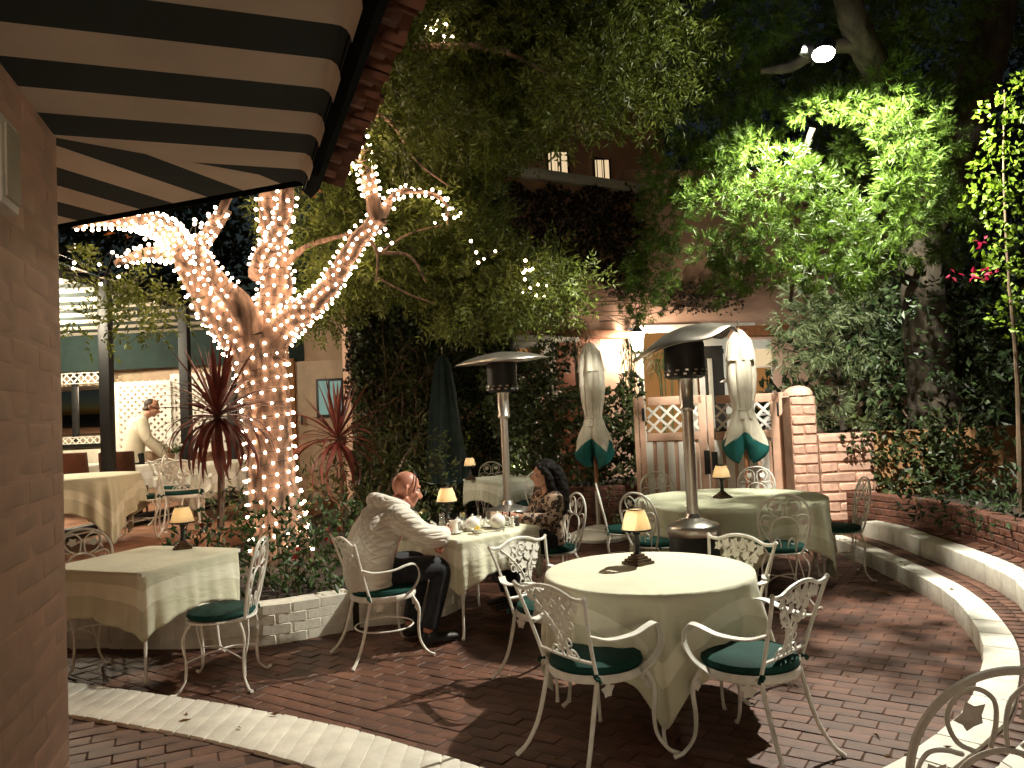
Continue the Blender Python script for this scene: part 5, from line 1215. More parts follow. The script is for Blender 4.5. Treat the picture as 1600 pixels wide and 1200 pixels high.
pc += [((3.2, 8.2, 7.6), (1.3, 1.2, .7)), ((1.6, 8.6, 7.2), (1.0, 1.0, .6)), ((4.4, 8.6, 6.6), (.9, .8, .7))]
pc = [(c_, (r_[0]*.9, r_[1]*.9, r_[2]*.9)) for c_, r_ in pc]
leaves('crown', rosettes(pc, 300, L=.085, W=.0095, k=16), M['leaf_podo'], pt_)
# weeping podocarpus behind the wall
wb_ = thing('weeping_shrub', 'floodlit weeping narrow leaved shrub rising behind the adobe wall', 'shrub')
limb(wb_, [(1318, 720, 10.4), (1318, 640, 10.4), (1312, 590, 10.4), (1300, 520, 10.4)], [.05, .045, .035, .02], M['bark_grey'], 'stem', 8)
for pl in ([(1316, 640, 10.4), (1345, 590, 10.3), (1370, 520, 10.2)], [(1312, 600, 10.4), (1270, 560, 10.2), (1225, 545, 10.0)], [(1310, 590, 10.4), (1340, 540, 10.3), (1350, 470, 10.2)], [(1314, 650, 10.4), (1280, 620, 10.2), (1240, 600, 10.1)]): limb(wb_, pl, [.022, .015, .008], M['bark_grey'], 'branch', 6, 4)
wc = pxc([(1240, 500, 10.1, .28, .28, .25), (1285, 490, 10.0, .32, .3, .22), (1330, 480, 10.2, .3, .28, .25), (1370, 475, 10.3, .22, .22, .24), (1230, 550, 10.1, .26, .25, .25), (1275, 550, 10.0, .3, .28, .25), (1325, 560, 10.1, .22, .22, .2), (1365, 540, 10.3, .24, .24, .28), (1260, 600, 10.1, .24, .22, .16), (1305, 630, 10.1, .16, .16, .16), (1350, 610, 10.2, .2, .2, .25), (1285, 655, 10.2, .14, .14, .08), (1255, 455, 9.6, .2, .2, .12), (1345, 650, 10.2, .16, .16, .14)])
leaves('foliage', rosettes(wc, 150, L=.13, W=.013, k=11, upb=-.35), mat('weeping_leaf', (.17, .22, .10), .45, island=.4, trans=.25, var=.2), wb_)
# dark shrubs on the right, with trunk base ivy
def shrub(name, label, lst, m, per=120, L=.10, W=.045, stems=True, group=None, cat='shrub'):
    t = thing(name, label, cat, (0, 0, 0), 0, group); cs = pxc(lst); leaves('foliage', scatter(cs, per, L, W), m, t)
    if stems:
        c0 = np.mean([c_ for c_, _ in cs], axis=0); zb = min(c_[2]-r_[2] for c_, r_ in cs)-.1
        for c_, r_ in cs[:6]: limb(t, [(c0[0], c0[1], max(zb, 0)), ((c0[0]+c_[0])/2, (c0[1]+c_[1])/2, (zb+c_[2])/2+.1), c_], [.03, .02, .008], M['twig'], 'stem', 6, 3)
    return t
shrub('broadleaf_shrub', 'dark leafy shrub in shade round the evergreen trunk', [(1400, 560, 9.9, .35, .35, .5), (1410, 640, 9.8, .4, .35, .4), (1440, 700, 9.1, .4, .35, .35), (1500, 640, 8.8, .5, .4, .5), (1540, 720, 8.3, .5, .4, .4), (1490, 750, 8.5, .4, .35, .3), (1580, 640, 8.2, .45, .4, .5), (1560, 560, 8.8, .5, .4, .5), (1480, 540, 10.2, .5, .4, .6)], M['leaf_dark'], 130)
shrub('shading_vine', 'dark hanging vine mass added before the evergreen trunk to block the floodlight', [(1420, 455, 8.3, .3, .3, .25), (1480, 470, 8.2, .35, .3, .3), (1540, 490, 8.0, .4, .35, .35), (1590, 540, 7.8, .35, .3, .4), (1400, 530, 8.6, .3, .3, .35), (1500, 560, 8.2, .4, .3, .35), (1380, 600, 9.0, .25, .25, .3), (1570, 610, 7.7, .35, .3, .3)], M['leaf_dark'], 150, .09, .05, False, None, 'vine')  # leaf mass added to keep the floodlight off trunk and wall
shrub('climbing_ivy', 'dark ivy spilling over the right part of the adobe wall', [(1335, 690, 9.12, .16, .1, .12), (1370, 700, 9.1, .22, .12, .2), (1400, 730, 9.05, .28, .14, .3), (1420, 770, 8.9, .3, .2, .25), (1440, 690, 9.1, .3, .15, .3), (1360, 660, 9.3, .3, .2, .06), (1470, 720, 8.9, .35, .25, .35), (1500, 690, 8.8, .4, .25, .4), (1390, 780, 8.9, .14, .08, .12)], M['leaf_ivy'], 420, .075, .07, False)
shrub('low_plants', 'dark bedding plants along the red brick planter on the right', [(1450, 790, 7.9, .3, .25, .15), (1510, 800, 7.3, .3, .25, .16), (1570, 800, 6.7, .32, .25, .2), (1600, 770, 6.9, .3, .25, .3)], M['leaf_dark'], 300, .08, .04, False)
pfw = thing('potted_flower', 'small red and white flower catching light in the dark planter', 'flower', tuple(gy(1545, 805, 7.0)))
MB().tube([(0, 0, -.12), (0, 0, .0)], .004, 5).build('stalk', M['leaf_dark'], pfw)
for k in range(5):
    a = k*1.256; MB().ell((math.cos(a)*.022, math.sin(a)*.022, .01), (.02, .014, .008), Matrix.Rotation(a, 3, 'Z'), 8, 5).build('petal', M['pink_bract'] if k % 2 else PC, pfw)
# bougainvillea at the right edge
bg = thing('bougainvillea', 'bougainvillea with bright green lit leaves climbing at the right edge', 'vine')
limb(bg, [(1595, 800, 7.4), (1590, 600, 7.2), (1575, 420, 6.9), (1568, 250, 6.7), (1570, 140, 6.6)], [.03, .022, .012, .008, .005], M['twig'], 'stem', 7)
leaves('foliage', scatter(pxc([(1555, 175, 6.5, .15, .18, .11), (1580, 215, 6.5, .2, .2, .18), (1555, 260, 6.5, .2, .2, .16), (1540, 310, 6.5, .18, .18, .14), (1580, 320, 6.5, .23, .2, .23), (1548, 370, 6.6, .18, .18, .14), (1585, 400, 6.6, .18, .18, .18), (1560, 425, 6.7, .18, .18, .11), (1600, 150, 6.5, .2, .2, .2), (1590, 490, 7.0, .25, .2, .25)]), 420, .06, .045), M['leaf_boug'], bg)
leaves('bracts', scatter(pxc([(1488, 427, 6.5, .05, .05, .03), (1528, 430, 6.45, .09, .06, .035), (1548, 422, 6.4, .05, .06, .035), (1530, 378, 6.4, .06, .05, .03)]), 500, .055, .045), M['pink_bract'], bg)['kind'] = 'stuff'
# ---- ivy on the house wall, hedge in front of it
iv = thing('wall_ivy', 'dense ivy and bare vine stems covering the tall house wall', 'ivy')
def on_wall(n, x0, x1, y0, y1, pl, off, rng=RNG, mask=None):
    P = []; 
    while len(P) < n:
        x = rng.uniform(x0, x1); y = rng.uniform(y0, y1)
        if mask and not mask(x, y): continue
        P.append(tuple(pl.hit(x, y, off*rng.random()+.02)))
    return np.array(P)
nz = lambda x, y: math.sin(x*.021+1)+math.sin(y*.027+x*.011)+.6*math.sin(x*.05-y*.043)
mask = lambda x, y: not (800 < x < 1000 and 505 < y < 640) and not (830 < x and y > 445+20*math.sin(x*.06)) and y > 292+(x-775)*.15*0+8*math.sin(x*.1) - (0 if x > 770 else 60)
P = on_wall(15000, 540, 1010, 250, 620, FA, .16, mask=mask); nn = np.array(FA.n)
leaves('foliage', [leaf_quads(P, nn*.6+RNG.normal(size=P.shape)*.55+np.array([0, 0, -.5]), .09*(.6+.7*RNG.random(len(P))), .075, mid=.5)], M['leaf_dry'], iv)
P = on_wall(14000, 552, 860, 470, 800, FA, .3, mask=lambda x, y: x < 800 or y > 540)
leaves('lower_foliage', [leaf_quads(P, nn*.6+RNG.normal(size=P.shape)*.55+np.array([0, 0, -.4]), .085*(.6+.7*RNG.random(len(P))), .07, mid=.5)], M['leaf_ivy'], iv)
mb = MB(); rr = random.Random(5)
for k in range(46):
    x, y = rr.uniform(580, 700), rr.uniform(560, 720); pts = []; dx = rr.uniform(-16, 22); dy = rr.uniform(-26, -6)
    for j in range(5): pts.append(FA.hit(x, y, .26+.06*rr.random())); x += dx*rr.uniform(.5, 1.4); y += dy*rr.uniform(.4, 1.5)
    mb.tube(spline(pts, 3), [.02*rr.uniform(.4, 1), .008], 5)
for k in range(40):
    x, y = rr.uniform(850, 990), rr.uniform(445, 512); pts = []; dx = rr.uniform(8, 22); dy = rr.uniform(-5, 6)
    for j in range(5): pts.append(FA.hit(x, y, .12+.35*rr.random())); x += dx*rr.uniform(.5, 1.4); y += dy*rr.uniform(-.4, 1.5)
    mb.tube(spline(pts, 3), [.014*rr.uniform(.4, 1), .006], 5)
mb.build('vine_stems', M['twig'], iv)['kind'] = 'stuff'
iv2 = thing('bare_vine', 'bare dark vine twigs spread over the pink stucco', 'vine'); mb = MB()
for k in range(22):
    x, y = rr.uniform(1035, 1130), rr.uniform(445, 480); pts = []; dx = rr.uniform(6, 18); dy = rr.uniform(-5, 5)
    for j in range(5): pts.append(FB.hit(x, y, .04)); x += dx*rr.uniform(.4, 1.3); y += dy*rr.uniform(-1, 1.5)
    mb.tube(spline(pts, 3), [.012, .005], 5)
mb.build('stems', M['twig'], iv2)
P = on_wall(420, 1030, 1160, 440, 490, FB, .06); leaves('foliage', [leaf_quads(P, np.array(FB.n)*.5+RNG.normal(size=P.shape)*.6, .08, .06)], M['leaf_dry'], iv2)
hg = thing('ivy_hedge', 'thick green ivy hedge above the red brick planter by the gate', 'hedge')
hc = pxc([(800, 590, 11.4, .5, .35, .35), (850, 620, 11.2, .5, .35, .3), (900, 640, 11.0, .45, .3, .25), (960, 640, 10.9, .35, .3, .3), (985, 610, 11.0, .2, .25, .25), (830, 680, 11.2, .5, .35, .35), (890, 690, 11.0, .45, .3, .3), (950, 690, 10.8, .4, .3, .3), (985, 670, 10.7, .2, .2, .3), (860, 560, 11.8, .35, .3, .3), (800, 640, 11.6, .45, .35, .4), (905, 735, 10.75, .4, .28, .2), (960, 735, 10.7, .35, .28, .2), (840, 730, 11.2, .4, .3, .2)])
leaves('foliage', scatter(hc, 620, .085, .075, upb=0, shell=.5), M['leaf_ivy'], hg)
vg = thing('variegated_ivy', 'pale variegated ivy cascading beside the red brick planter', 'ivy')
leaves('foliage', scatter(pxc([(970, 770, 10.25, .22, .14, .16), (985, 800, 10.2, .18, .12, .18), (960, 820, 10.2, .12, .1, .14), (985, 735, 10.35, .16, .15, .14), (990, 840, 10.15, .12, .1, .12)]), 260, .075, .065, upb=-.2), M['leaf_varieg'], vg)
fern = shrub('fern_plant', 'feathery green plant in the brick planter behind the umbrella pole', [(890, 715, 10.45, .3, .2, .2), (930, 700, 10.4, .25, .2, .2), (970, 700, 10.4, .2, .2, .22)], M['leaf_shrub'], 150, .16, .02, False)
yl = shrub('lit_plant', 'yellow green plant lit from below behind the far square table', [(806, 700, 11.6, .12, .1, .16), (808, 728, 11.5, .1, .08, .08), (722, 690, 11.9, .12, .1, .14)], M['leaf_boug'], 220, .10, .05, False)
# ---- shrub bed on the left
shrub('bedding_shrub', 'low leafy shrubs filling the bed round the lit trunk', [(330, 850, 6.7, .4, .35, .25), (390, 880, 6.45, .45, .35, .22), (450, 870, 6.5, .45, .35, .25), (510, 870, 6.6, .4, .35, .25), (430, 830, 7.1, .45, .4, .25), (500, 820, 7.2, .4, .4, .28), (350, 810, 7.3, .35, .35, .25), (560, 830, 7.2, .35, .35, .3), (360, 900, 6.3, .3, .22, .15), (470, 905, 6.3, .35, .25, .14), (530, 900, 6.5, .3, .25, .2)], M['leaf_shrub'], 210, .09, .04, True)
shrub('tall_bedding', 'taller airy shrubs between trunk and ivy wall, behind the man', [(480, 760, 8.6, .5, .45, .3), (550, 760, 8.4, .45, .4, .35), (600, 740, 8.8, .45, .4, .4), (650, 760, 8.2, .35, .35, .35), (600, 800, 7.6, .4, .35, .3), (640, 700, 9.4, .5, .4, .4), (690, 740, 8.8, .25, .3, .35), (520, 790, 7.8, .4, .4, .25), (560, 700, 9.8, .5, .4, .3), (400, 770, 8.4, .4, .3, .25), (680, 780, 8.0, .2, .25, .25)], mat('olive_leaf', (.075, .085, .02), .5, island=.55, trans=.25, var=.3), 170, .10, .028, True)
rf_ = thing('red_flowers', 'dark red blossoms among the low shrubs of the bed', 'flowers')
leaves('petals', scatter(pxc([(517, 833, 6.35, .07, .06, .06), (322, 822, 6.9, .04, .04, .03), (470, 865, 6.2, .03, .03, .03), (405, 875, 6.1, .03, .03, .03)]), 500, .05, .04), mat('red_petal', (.22, .008, .012), .6, trans=.2), rf_)['kind'] = 'stuff'
# ---- spiky red cordylines
def sword(m, L, W, droop, n=9):
    mb = MB(); vs = []
    p_ = Vector((0, 0, 0)); e = R(78)
    for i in range(n+1):
        k = i/n; w = W*(.55+.45*math.sin(min(k*2.2, 1)*PI/2))*(1-k**3)**.8*.5+.001
        vs += [(p_.x, -w, p_.z), (p_.x, 0, p_.z-.25*w), (p_.x, w, p_.z)]
        ang_ = -droop*k**1.5; p_ = p_+Vector((math.cos(ang_)*L/n, 0, math.sin(ang_)*L/n))
    fs = []
    for i in range(n): fs += [(i*3, i*3+1, i*3+4, i*3+3), (i*3+1, i*3+2, i*3+5, i*3+4)]
    mb.add(vs, fs); o_ = mb.build('leaf', m, smooth=True, angle=180); me = o_.data; bpy.data.objects.remove(o_); return me
def cordyline(label, loc, n, L, seed):
    t = thing('cordyline', label, 'plant', loc, 0, 'spiky red plants'); rr = random.Random(seed)
    MB().tube(spline([(0, 0, -1.0), (.02, 0, -.4), (0, 0, 0), (0, 0, .1)], 4), [.035, .03, .035, .03], 8).build('stem', M['bark'], t)
    kinds = [sword(M['red_leaf'], L, .045, d_) for d_ in (.12, .9, 1.5, 2.0)]
    for i in range(n):
        k = i/n; el = R(84)-k*R(125)+rr.uniform(-.12, .12); az = i*2.39996+rr.uniform(-.2, .2)
        kd = kinds[0 if el > R(48) else (1 if el > R(15) else (2 if el > R(-10) else 3))]
        s = rr.uniform(.8, 1.1)*(.9 if el > R(50) else 1.0)
        o_ = inst(kd, 'leaf', t, (math.cos(az)*.02, math.sin(az)*.02, .1-.12*k), None, (s, s, s)); o_.rotation_euler = (rr.uniform(-.3, .3), -el, az)
    return t
cp_ = gy(340, 655, 7.15); cordyline('large spiky red cordyline beside the lit trunk', tuple(cp_), 92, .72, 2)
cp_ = gy(528, 690, 8.6); cordyline('smaller spiky red cordyline in front of the plain door', tuple(cp_), 64, .70, 4)
# palms / papyrus near the wall lantern
def papyrus(label, loc, n, L, seed):
    t = thing('umbrella_palm', label, 'plant', loc); rr = random.Random(seed); mb = MB(); st = MB()
    for h in range(n):
        a = rr.uniform(0, 6.28); q = rr.uniform(0, .28); top = Vector((math.cos(a)*q, math.sin(a)*q*.6, rr.uniform(.5, 1.0)*L)); st.tube([Vector((top.x*.3, top.y*.3, -1.3)), top*.6, top], .008, 5)
        for k in range(34):
            az = rr.uniform(0, 6.28); e = rr.uniform(-.5, .8); l = rr.uniform(.22, .36); d_ = Vector((math.cos(az)*math.cos(e), math.sin(az)*math.cos(e), math.sin(e))); s_ = d_.cross(Vector((0, 0, 1))).normalized()*.006
            m_ = top+d_*l*.5; e_ = top+d_*l+Vector((0, 0, -.12*l/.3)); mb.add([top, m_+s_, e_, m_-s_], [(0, 1, 2, 3)])
    st.build('stalks', M['palm'], t); mb.build('fronds', M['palm'], t, smooth=False)
papyrus('feathery umbrella palm in front of the red door', tuple(gy(905, 590, 12.2)), 9, .75, 1); papyrus('feathery umbrella palm under the bright wall lantern', tuple(gy(985, 600, 12.6)), 10, .75, 2); papyrus('feathery umbrella palm behind the left gate leaf', tuple(gy(1040, 605, 12.4)), 7, .55, 3)
# far dark evergreen mass behind everything
bt = thing('background_trees', 'dark evergreen hedge trees rising behind the house and wall', 'tree')
cs = [((random.uniform(-12, 14), random.uniform(17, 21), random.uniform(1, 11)), (1.6, 1.3, 1.3)) for _ in range(70)]
cs += [((random.uniform(4.2, 9), random.uniform(10.5, 12.5), random.uniform(.6, 5)), (.9, .8, .8)) for _ in range(26)]
cs += [((random.uniform(-12, -5), random.uniform(13.6, 15), random.uniform(2, 7)), (1.1, .9, .9)) for _ in range(20)]
leaves('foliage', scatter(cs, 85, .2, .1, shell=.3), M['leaf_dark'], bt)

# leaf litter on the bricks and curbs
fp = []
for k in range(150):
    x = RNG.uniform(-2.6, 3.6); y = RNG.uniform(2.6, 8.5); ins = point_in(inner_poly, x, y)
    fp.append((x, y, .004 if ins and point_in([(q_.x, q_.y) for q_ in ring]+[(3.4, 11), (-4, 11)], x, y) else .158))
fp = np.array(fp); dv = RNG.normal(size=fp.shape)*np.array([1, 1, .12])
lit = leaves('fallen_leaves', [leaf_quads(fp, dv, .05*(.6+.8*RNG.random(len(fp))), .018)], mat('dry_fallen_leaf', (.22, .13, .05), .8, island=.5), None); tag(lit, 'small dry leaves scattered on the bricks and curbs', 'leaf litter', kind='stuff')
# ================================================================== PEOPLE
M['skin'] = mat('skin', (.56, .29, .20), .5, var=.06, scale=20, bump=.05, bscale=200)
M['skin_red'] = mat('sunburnt_skin', (.50, .21, .14), .45, var=.08, scale=14, bump=.05, bscale=200)
M['hair'] = mat('dark_brown_hair', (.007, .005, .004), .75, var=.3, scale=40, bump=.3, bscale=120, spec=.15)
M['hair_b'] = mat('brown_hair', (.05, .03, .02), .6, var=.3, scale=40, bump=.4, bscale=120)
M['denim'] = mat('dark_denim', (.018, .020, .026), .85, var=.25, scale=18, bump=.2, bscale=150)
M['black_cloth'] = mat('black_cloth', (.010, .010, .011), .85, var=.2, bump=.15, bscale=120)
M['shoe'] = mat('black_shoe', (.012, .011, .011), .5)
def quilt_mat():
    m = mat('quilted_cream_cotton', (.77, .72, .63), .9, var=.06, scale=5, sheen=.3); nt = m.node_tree; N = nt.nodes; L = nt.links
    tc = N.new('ShaderNodeTexCoord'); bp = N.new('ShaderNodeBump'); bp.inputs['Strength'].default_value = 1.0; bp.inputs['Distance'].default_value = .007
    hs_ = []
    for s in (1, -1):
        mp = N.new('ShaderNodeMapping'); mp.inputs['Rotation'].default_value = (0, R(45)*s, 0); L.new(tc.outputs['Object'], mp.inputs[0])
        w = N.new('ShaderNodeTexWave'); w.inputs['Scale'].default_value = 8.0; w.inputs['Distortion'].default_value = .5; L.new(mp.outputs[0], w.inputs[0])
        pw_ = N.new('ShaderNodeMath'); pw_.operation = 'POWER'; pw_.inputs[1].default_value = .35; L.new(w.outputs['Fac'], pw_.inputs[0]); hs_.append(pw_)
    mn = N.new('ShaderNodeMath'); mn.operation = 'MINIMUM'; L.new(hs_[0].outputs[0], mn.inputs[0]); L.new(hs_[1].outputs[0], mn.inputs[1]); L.new(mn.outputs[0], bp.inputs['Height']); L.new(bp.outputs[0], N['Principled BSDF'].inputs['Normal'])
    return m
def leopard_mat():
    m = mat('leopard_print', (.30, .18, .11), .75, var=.05, scale=6, bump=.1, bscale=90); nt = m.node_tree; N = nt.nodes; L = nt.links
    tc = N.new('ShaderNodeTexCoord'); nz_ = N.new('ShaderNodeTexNoise'); nz_.inputs['Scale'].default_value = 22; L.new(tc.outputs['Object'], nz_.inputs[0])
    mx = N.new('ShaderNodeMix'); mx.data_type = 'VECTOR'; mx.inputs[0].default_value = .06; L.new(tc.outputs['Object'], mx.inputs[4]); L.new(nz_.outputs['Color'], mx.inputs[5])
    vo = N.new('ShaderNodeTexVoronoi'); vo.inputs['Scale'].default_value = 24; L.new(mx.outputs[1], vo.inputs[0])
    cr = N.new('ShaderNodeValToRGB'); e = cr.color_ramp.elements; e[0].position = .0; e[0].color = (.16, .07, .035, 1); e[1].position = 1; e[1].color = (.46, .34, .25, 1)
    for p_, c_ in ((.26, (.16, .07, .035, 1)), (.30, (.02, .011, .008, 1)), (.52, (.02, .011, .008, 1)), (.58, (.46, .34, .25, 1))):
        q = e.new(p_); q.color = c_
    L.new(vo.outputs['Distance'], cr.inputs[0]); L.new(cr.outputs[0], N['Principled BSDF'].inputs['Base Color'])
    return m
def remesh(o, vox, it=8, disp=0.0):
    r_ = o.modifiers.new('remesh', 'REMESH'); r_.mode = 'VOXEL'; r_.voxel_size = vox; r_.use_smooth_shade = True
    s_ = o.modifiers.new('smooth', 'SMOOTH'); s_.factor = .5; s_.iterations = it
    return o
def seg(mb, pts, rad, n=12, asp=1.0, up=None, k=4): pts = spline(pts, k); mb.tube(pts, resample(list(rad), len(pts)), n, asp=asp, up=up); return pts
def head(mb, c, rot, k=1.0, bald=True):
    c = Vector(c); f = lambda x, y, z: c+rot @ Vector((x*k, y*k, z*k))
    mb.ell(f(0, -.012, .03), (.076*k, .094*k, .092*k), rot, 20, 14)                     # skull
    mb.ell(f(0, .025, -.035), (.060*k, .068*k, .078*k), rot, 18, 12)                    # face
    mb.ell(f(0, .052, -.090), (.034*k, .030*k, .024*k), rot, 12, 8)                     # chin
    seg(mb, [f(-.055, -.02, -.055), f(-.035, .03, -.092), f(0, .055, -.1), f(.035, .03, -.092), f(.055, -.02, -.055)], [.02*k]*5, 8)
    seg(mb, [f(0, .082, .012), f(0, .1, -.018), f(0, .112, -.038), f(0, .092, -.046)], [.009*k, .011*k, .014*k, .012*k], 8)  # nose
    mb.ell(f(.013, .092, -.042), (.009*k, .012*k, .008*k), rot, 8, 6); mb.ell(f(-.013, .092, -.042), (.009*k, .012*k, .008*k), rot, 8, 6)
    for s in (-1, 1):
        seg(mb, [f(s*.045, .065, .026), f(s*.028, .084, .030), f(s*.01, .086, .022)], [.008*k, .009*k, .008*k], 6)   # brow
        mb.ell(f(s*.04, .065, -.025), (.022*k, .022*k, .022*k), rot, 8, 6)                                            # cheek
        seg(mb, [f(s*.074, -.012, .022), f(s*.088, -.026, .016), f(s*.086, -.024, -.016), f(s*.074, -.008, -.034)], [.008*k, .011*k, .010*k, .007*k], 6)
    mb.ell(f(0, .082, -.066), (.023*k, .008*k, .005*k), rot, 10, 6); mb.ell(f(0, .080, -.075), (.020*k, .008*k, .0055*k), rot, 10, 6)
    return f
def hand(mb, w, d, upv, side, k=1.0, curl=.5):
    # palm at w pointing along d; thumb on 'side' (+1/-1)
    d = Vector(d).normalized(); upv = Vector(upv); upv = (upv-d*upv.dot(d)).normalized(); x = d.cross(upv)*side; w = Vector(w)
    F = lambda a, b, c_: w+d*a*k+x*b*k+upv*c_*k
    seg(mb, [F(-.02, 0, 0), F(.03, 0, 0), F(.085, 0, 0)], [.026*k, .036*k, .034*k], 10, .5, up=x)
    for i, (b, l) in enumerate(((.028, .07), (.010, .08), (-.008, .073), (-.025, .058))):
        c1 = curl*.5; p0 = F(.08, b, 0); p1 = p0+(d*math.cos(c1)-upv*math.sin(c1))*l*.5*k; p2 = p1+(d*math.cos(curl*1.5)-upv*math.sin(curl*1.5))*l*.32*k; p3 = p2+(d*math.cos(curl*2.3)-upv*math.sin(curl*2.3))*l*.25*k
        seg(mb, [p0, p1, p2, p3], [.0095*k, .009*k, .0085*k, .007*k], 7, k=3)
    seg(mb, [F(.02, .024, 0), F(.05, .05, -.008), F(.08, .056, -.016)], [.013*k, .011*k, .008*k], 7, k=3)
def eyes(f, t, col=(.06, .04, .03), k=1.0):
    for s in (-1, 1):
        MB().ell(f(s*.030, .072, .004), (.0125*k, .0125*k, .0105*k)).build('eye', mat('eye_white', (.6, .55, .5), .2), t)
        MB().ell(f(s*.031, .081, .004), (.0055*k, .0055*k, .0055*k)).build('iris', mat('iris', col, .2), t)
# ---- man: seated, quilted hoodie. local frame: faces +y, right = +x, seat z .50
man = thing('person', 'bald seated person in a quilted cream hooded jacket and dark jeans, sunglasses on head', 'person', (-1.02, 5.56, 0), D((.80, .60)))
hr = Matrix.Rotation(R(-14), 3, 'Z') @ Matrix.Rotation(R(-12), 3, 'X')
HC = (0.0, .255, 1.135)
b = MB(); fm = head(b, HC, hr, 1.08)
seg(b, [(0, .09, .96), (.0, .15, 1.01), (0.0, .2, 1.06)], [.085, .076, .07], 14)
seg(b, [(0, -.01, .53), (0, .0, .68), (0, .06, .85), (0, .11, .98)], [.14, .15, .155, .10], 16, .8, up=(1, 0, 0))
for s in (-1, 1):
    seg(b, [(s*.09, .0, .55), (s*.13, .22, .565), (s*.145, .38, .55)], [.07, .06, .045], 12); seg(b, [(s*.145, .39, .54), (s*.145, .37, .32), (s*.132, .31, .10)], [.042, .042, .038], 10); seg(b, [(s*.13, .30, .06), (s*.138, .40, .05), (s*.145, .50, .04)], [.034, .038, .028], 8)
RA = [(.19, .10, .95), (.25, .23, .83), (.265, .36, .80), (.12, .50, .80), (.01, .57, .80)]; LA_ = [(-.19, .13, .95), (-.27, .30, .82), (-.22, .43, .785), (-.02, .46, .77), (.12, .40, .745)]
seg(b, RA, [.06, .05, .045, .037, .032], 12); seg(b, LA_, [.06, .05, .045, .037, .032], 12)
hand(b, RA[-1], (-.9, .35, 0), (0, 0, 1), 1, 1.0, .4); hand(b, LA_[-1], (.95, -.2, -.15), (0, 0, 1), -1, 1.0, .8)
remesh(b.build('body', M['skin_red'], man), .0075, 4)
eyes(fm, man)
j = MB()
seg(j, [(0, -.04, .46), (0, -.075, .55), (0, -.07, .70), (0, -.01, .84), (0, .06, .94), (0, .12, 1.005)], [.20, .225, .228, .222, .19, .10], 20, .74, up=(1, 0, 0))
for s, A_ in ((1, RA), (-1, LA_)):
    seg(j, [(s*.10, .09, .96)]+[A_[0], A_[1], A_[2], tuple((Vector(A_[2])*.25+Vector(A_[3])*.75))], [.10, .098, .088, .078, .055], 14)
remesh(j.build('jacket', quilt_mat(), man), .010, 6)
ho = MB()
seg(ho, [(-.09, .21, 1.01), (-.125, .12, 1.04), (-.09, .03, 1.07), (0, -.0, 1.08), (.09, .03, 1.07), (.125, .12, 1.04), (.09, .21, 1.01)], [.03, .045, .052, .06, .052, .045, .03], 12)
seg(ho, [(-.10, .05, .98), (0, -.05, .97), (.10, .05, .98)], [.06, .075, .06], 12); ho.ell((0, -.075, .93), (.10, .045, .085))
remesh(ho.build('hood', quilt_mat(), man), .008, 5)
tr = MB()
seg(tr, [(0, -.05, .53), (0, .02, .545), (0, .12, .555)], [.14, .165, .15], 16, 1.15, up=(0, 0, 1))
for s in (-1, 1): seg(tr, [(s*.09, .0, .555), (s*.13, .22, .57), (s*.145, .39, .56), (s*.148, .425, .50), (s*.145, .38, .32), (s*.135, .32, .13)], [.10, .095, .082, .078, .07, .062], 14)
remesh(tr.build('jeans', M['denim'], man), .010, 4)
for s in (-1, 1):
    sh = MB(); seg(sh, [(s*.13, .27, .05), (s*.135, .36, .055), (s*.142, .46, .045), (s*.147, .55, .035)], [.045, .052, .048, .034], 12, .75, up=(1, 0, 0)); sh.ell((s*.133, .33, .085), (.045, .055, .045)); remesh(sh.build('shoe', M['shoe'], man), .008, 3)
sg = MB(); sg.tube([fm(math.cos(a)*.083, .035+.0*math.sin(a), .028+math.sin(a)*.098) for a in [PI*i/16 for i in range(17)]], .0045, 6); sg.tube([fm(s_, .03, z_) for s_, z_ in ((.083, .03), (.088, -.0), (.085, -.015))], .004, 6); sg.build('sunglasses', M['blackmetal'], man)
# ---- woman: seated, leopard blouse, long dark hair
wo_ = thing('person', 'seated person in a leopard print blouse with long dark hair', 'person', (.27, 6.83, 0), D((-.93, -.37)))
hr = Matrix.Rotation(R(-16), 3, 'Z') @ Matrix.Rotation(R(4), 3, 'X'); HC = (0, .03, 1.115)
b = MB(); fw = head(b, HC, hr, .98)
seg(b, [(0, -.01, .90), (0, .0, .96), (0, .015, 1.05)], [.06, .05, .05], 14)
seg(b, [(0, 0, .52), (0, .0, .66), (0, .01, .80), (0, .0, .90)], [.14, .12, .135, .08], 16, .75, up=(1, 0, 0))
for s in (-1, 1):
    seg(b, [(s*.09, .0, .53), (s*.10, .24, .54), (s*.10, .42, .53)], [.075, .07, .055], 12); seg(b, [(s*.10, .42, .53), (s*.10, .42, .3), (s*.10, .38, .08)], [.052, .05, .036], 10); seg(b, [(s*.10, .36, .05), (s*.10, .45, .04), (s*.10, .54, .03)], [.034, .036, .026], 8)
RA = [(.165, .0, .89), (.22, .05, .74), (.21, .16, .70), (.12, .34, .765), (.06, .40, .785)]; LA_ = [(-.165, .0, .89), (-.22, .06, .75), (-.20, .2, .74), (-.08, .36, .78), (-.0, .4, .79)]
seg(b, RA, [.05, .042, .04, .032, .027], 12); seg(b, LA_, [.05, .042, .04, .032, .027], 12)
hand(b, RA[-1], (-.6, .75, 0), (0, 0, 1), 1, .9, .5); hand(b, LA_[-1], (.9, .3, 0), (0, 0, 1), -1, .9, .6)
remesh(b.build('body', M['skin'], wo_), .0075, 4); eyes(fw, wo_)
j = MB(); seg(j, [(0, -.01, .50), (0, -.01, .60), (0, .0, .70), (0, .02, .80), (0, .0, .885), (0, -.005, .925)], [.165, .15, .155, .17, .15, .075], 20, .72, up=(1, 0, 0))
j.ell((-.07, .1, .775), (.075, .07, .075)); j.ell((.07, .1, .775), (.075, .07, .075))
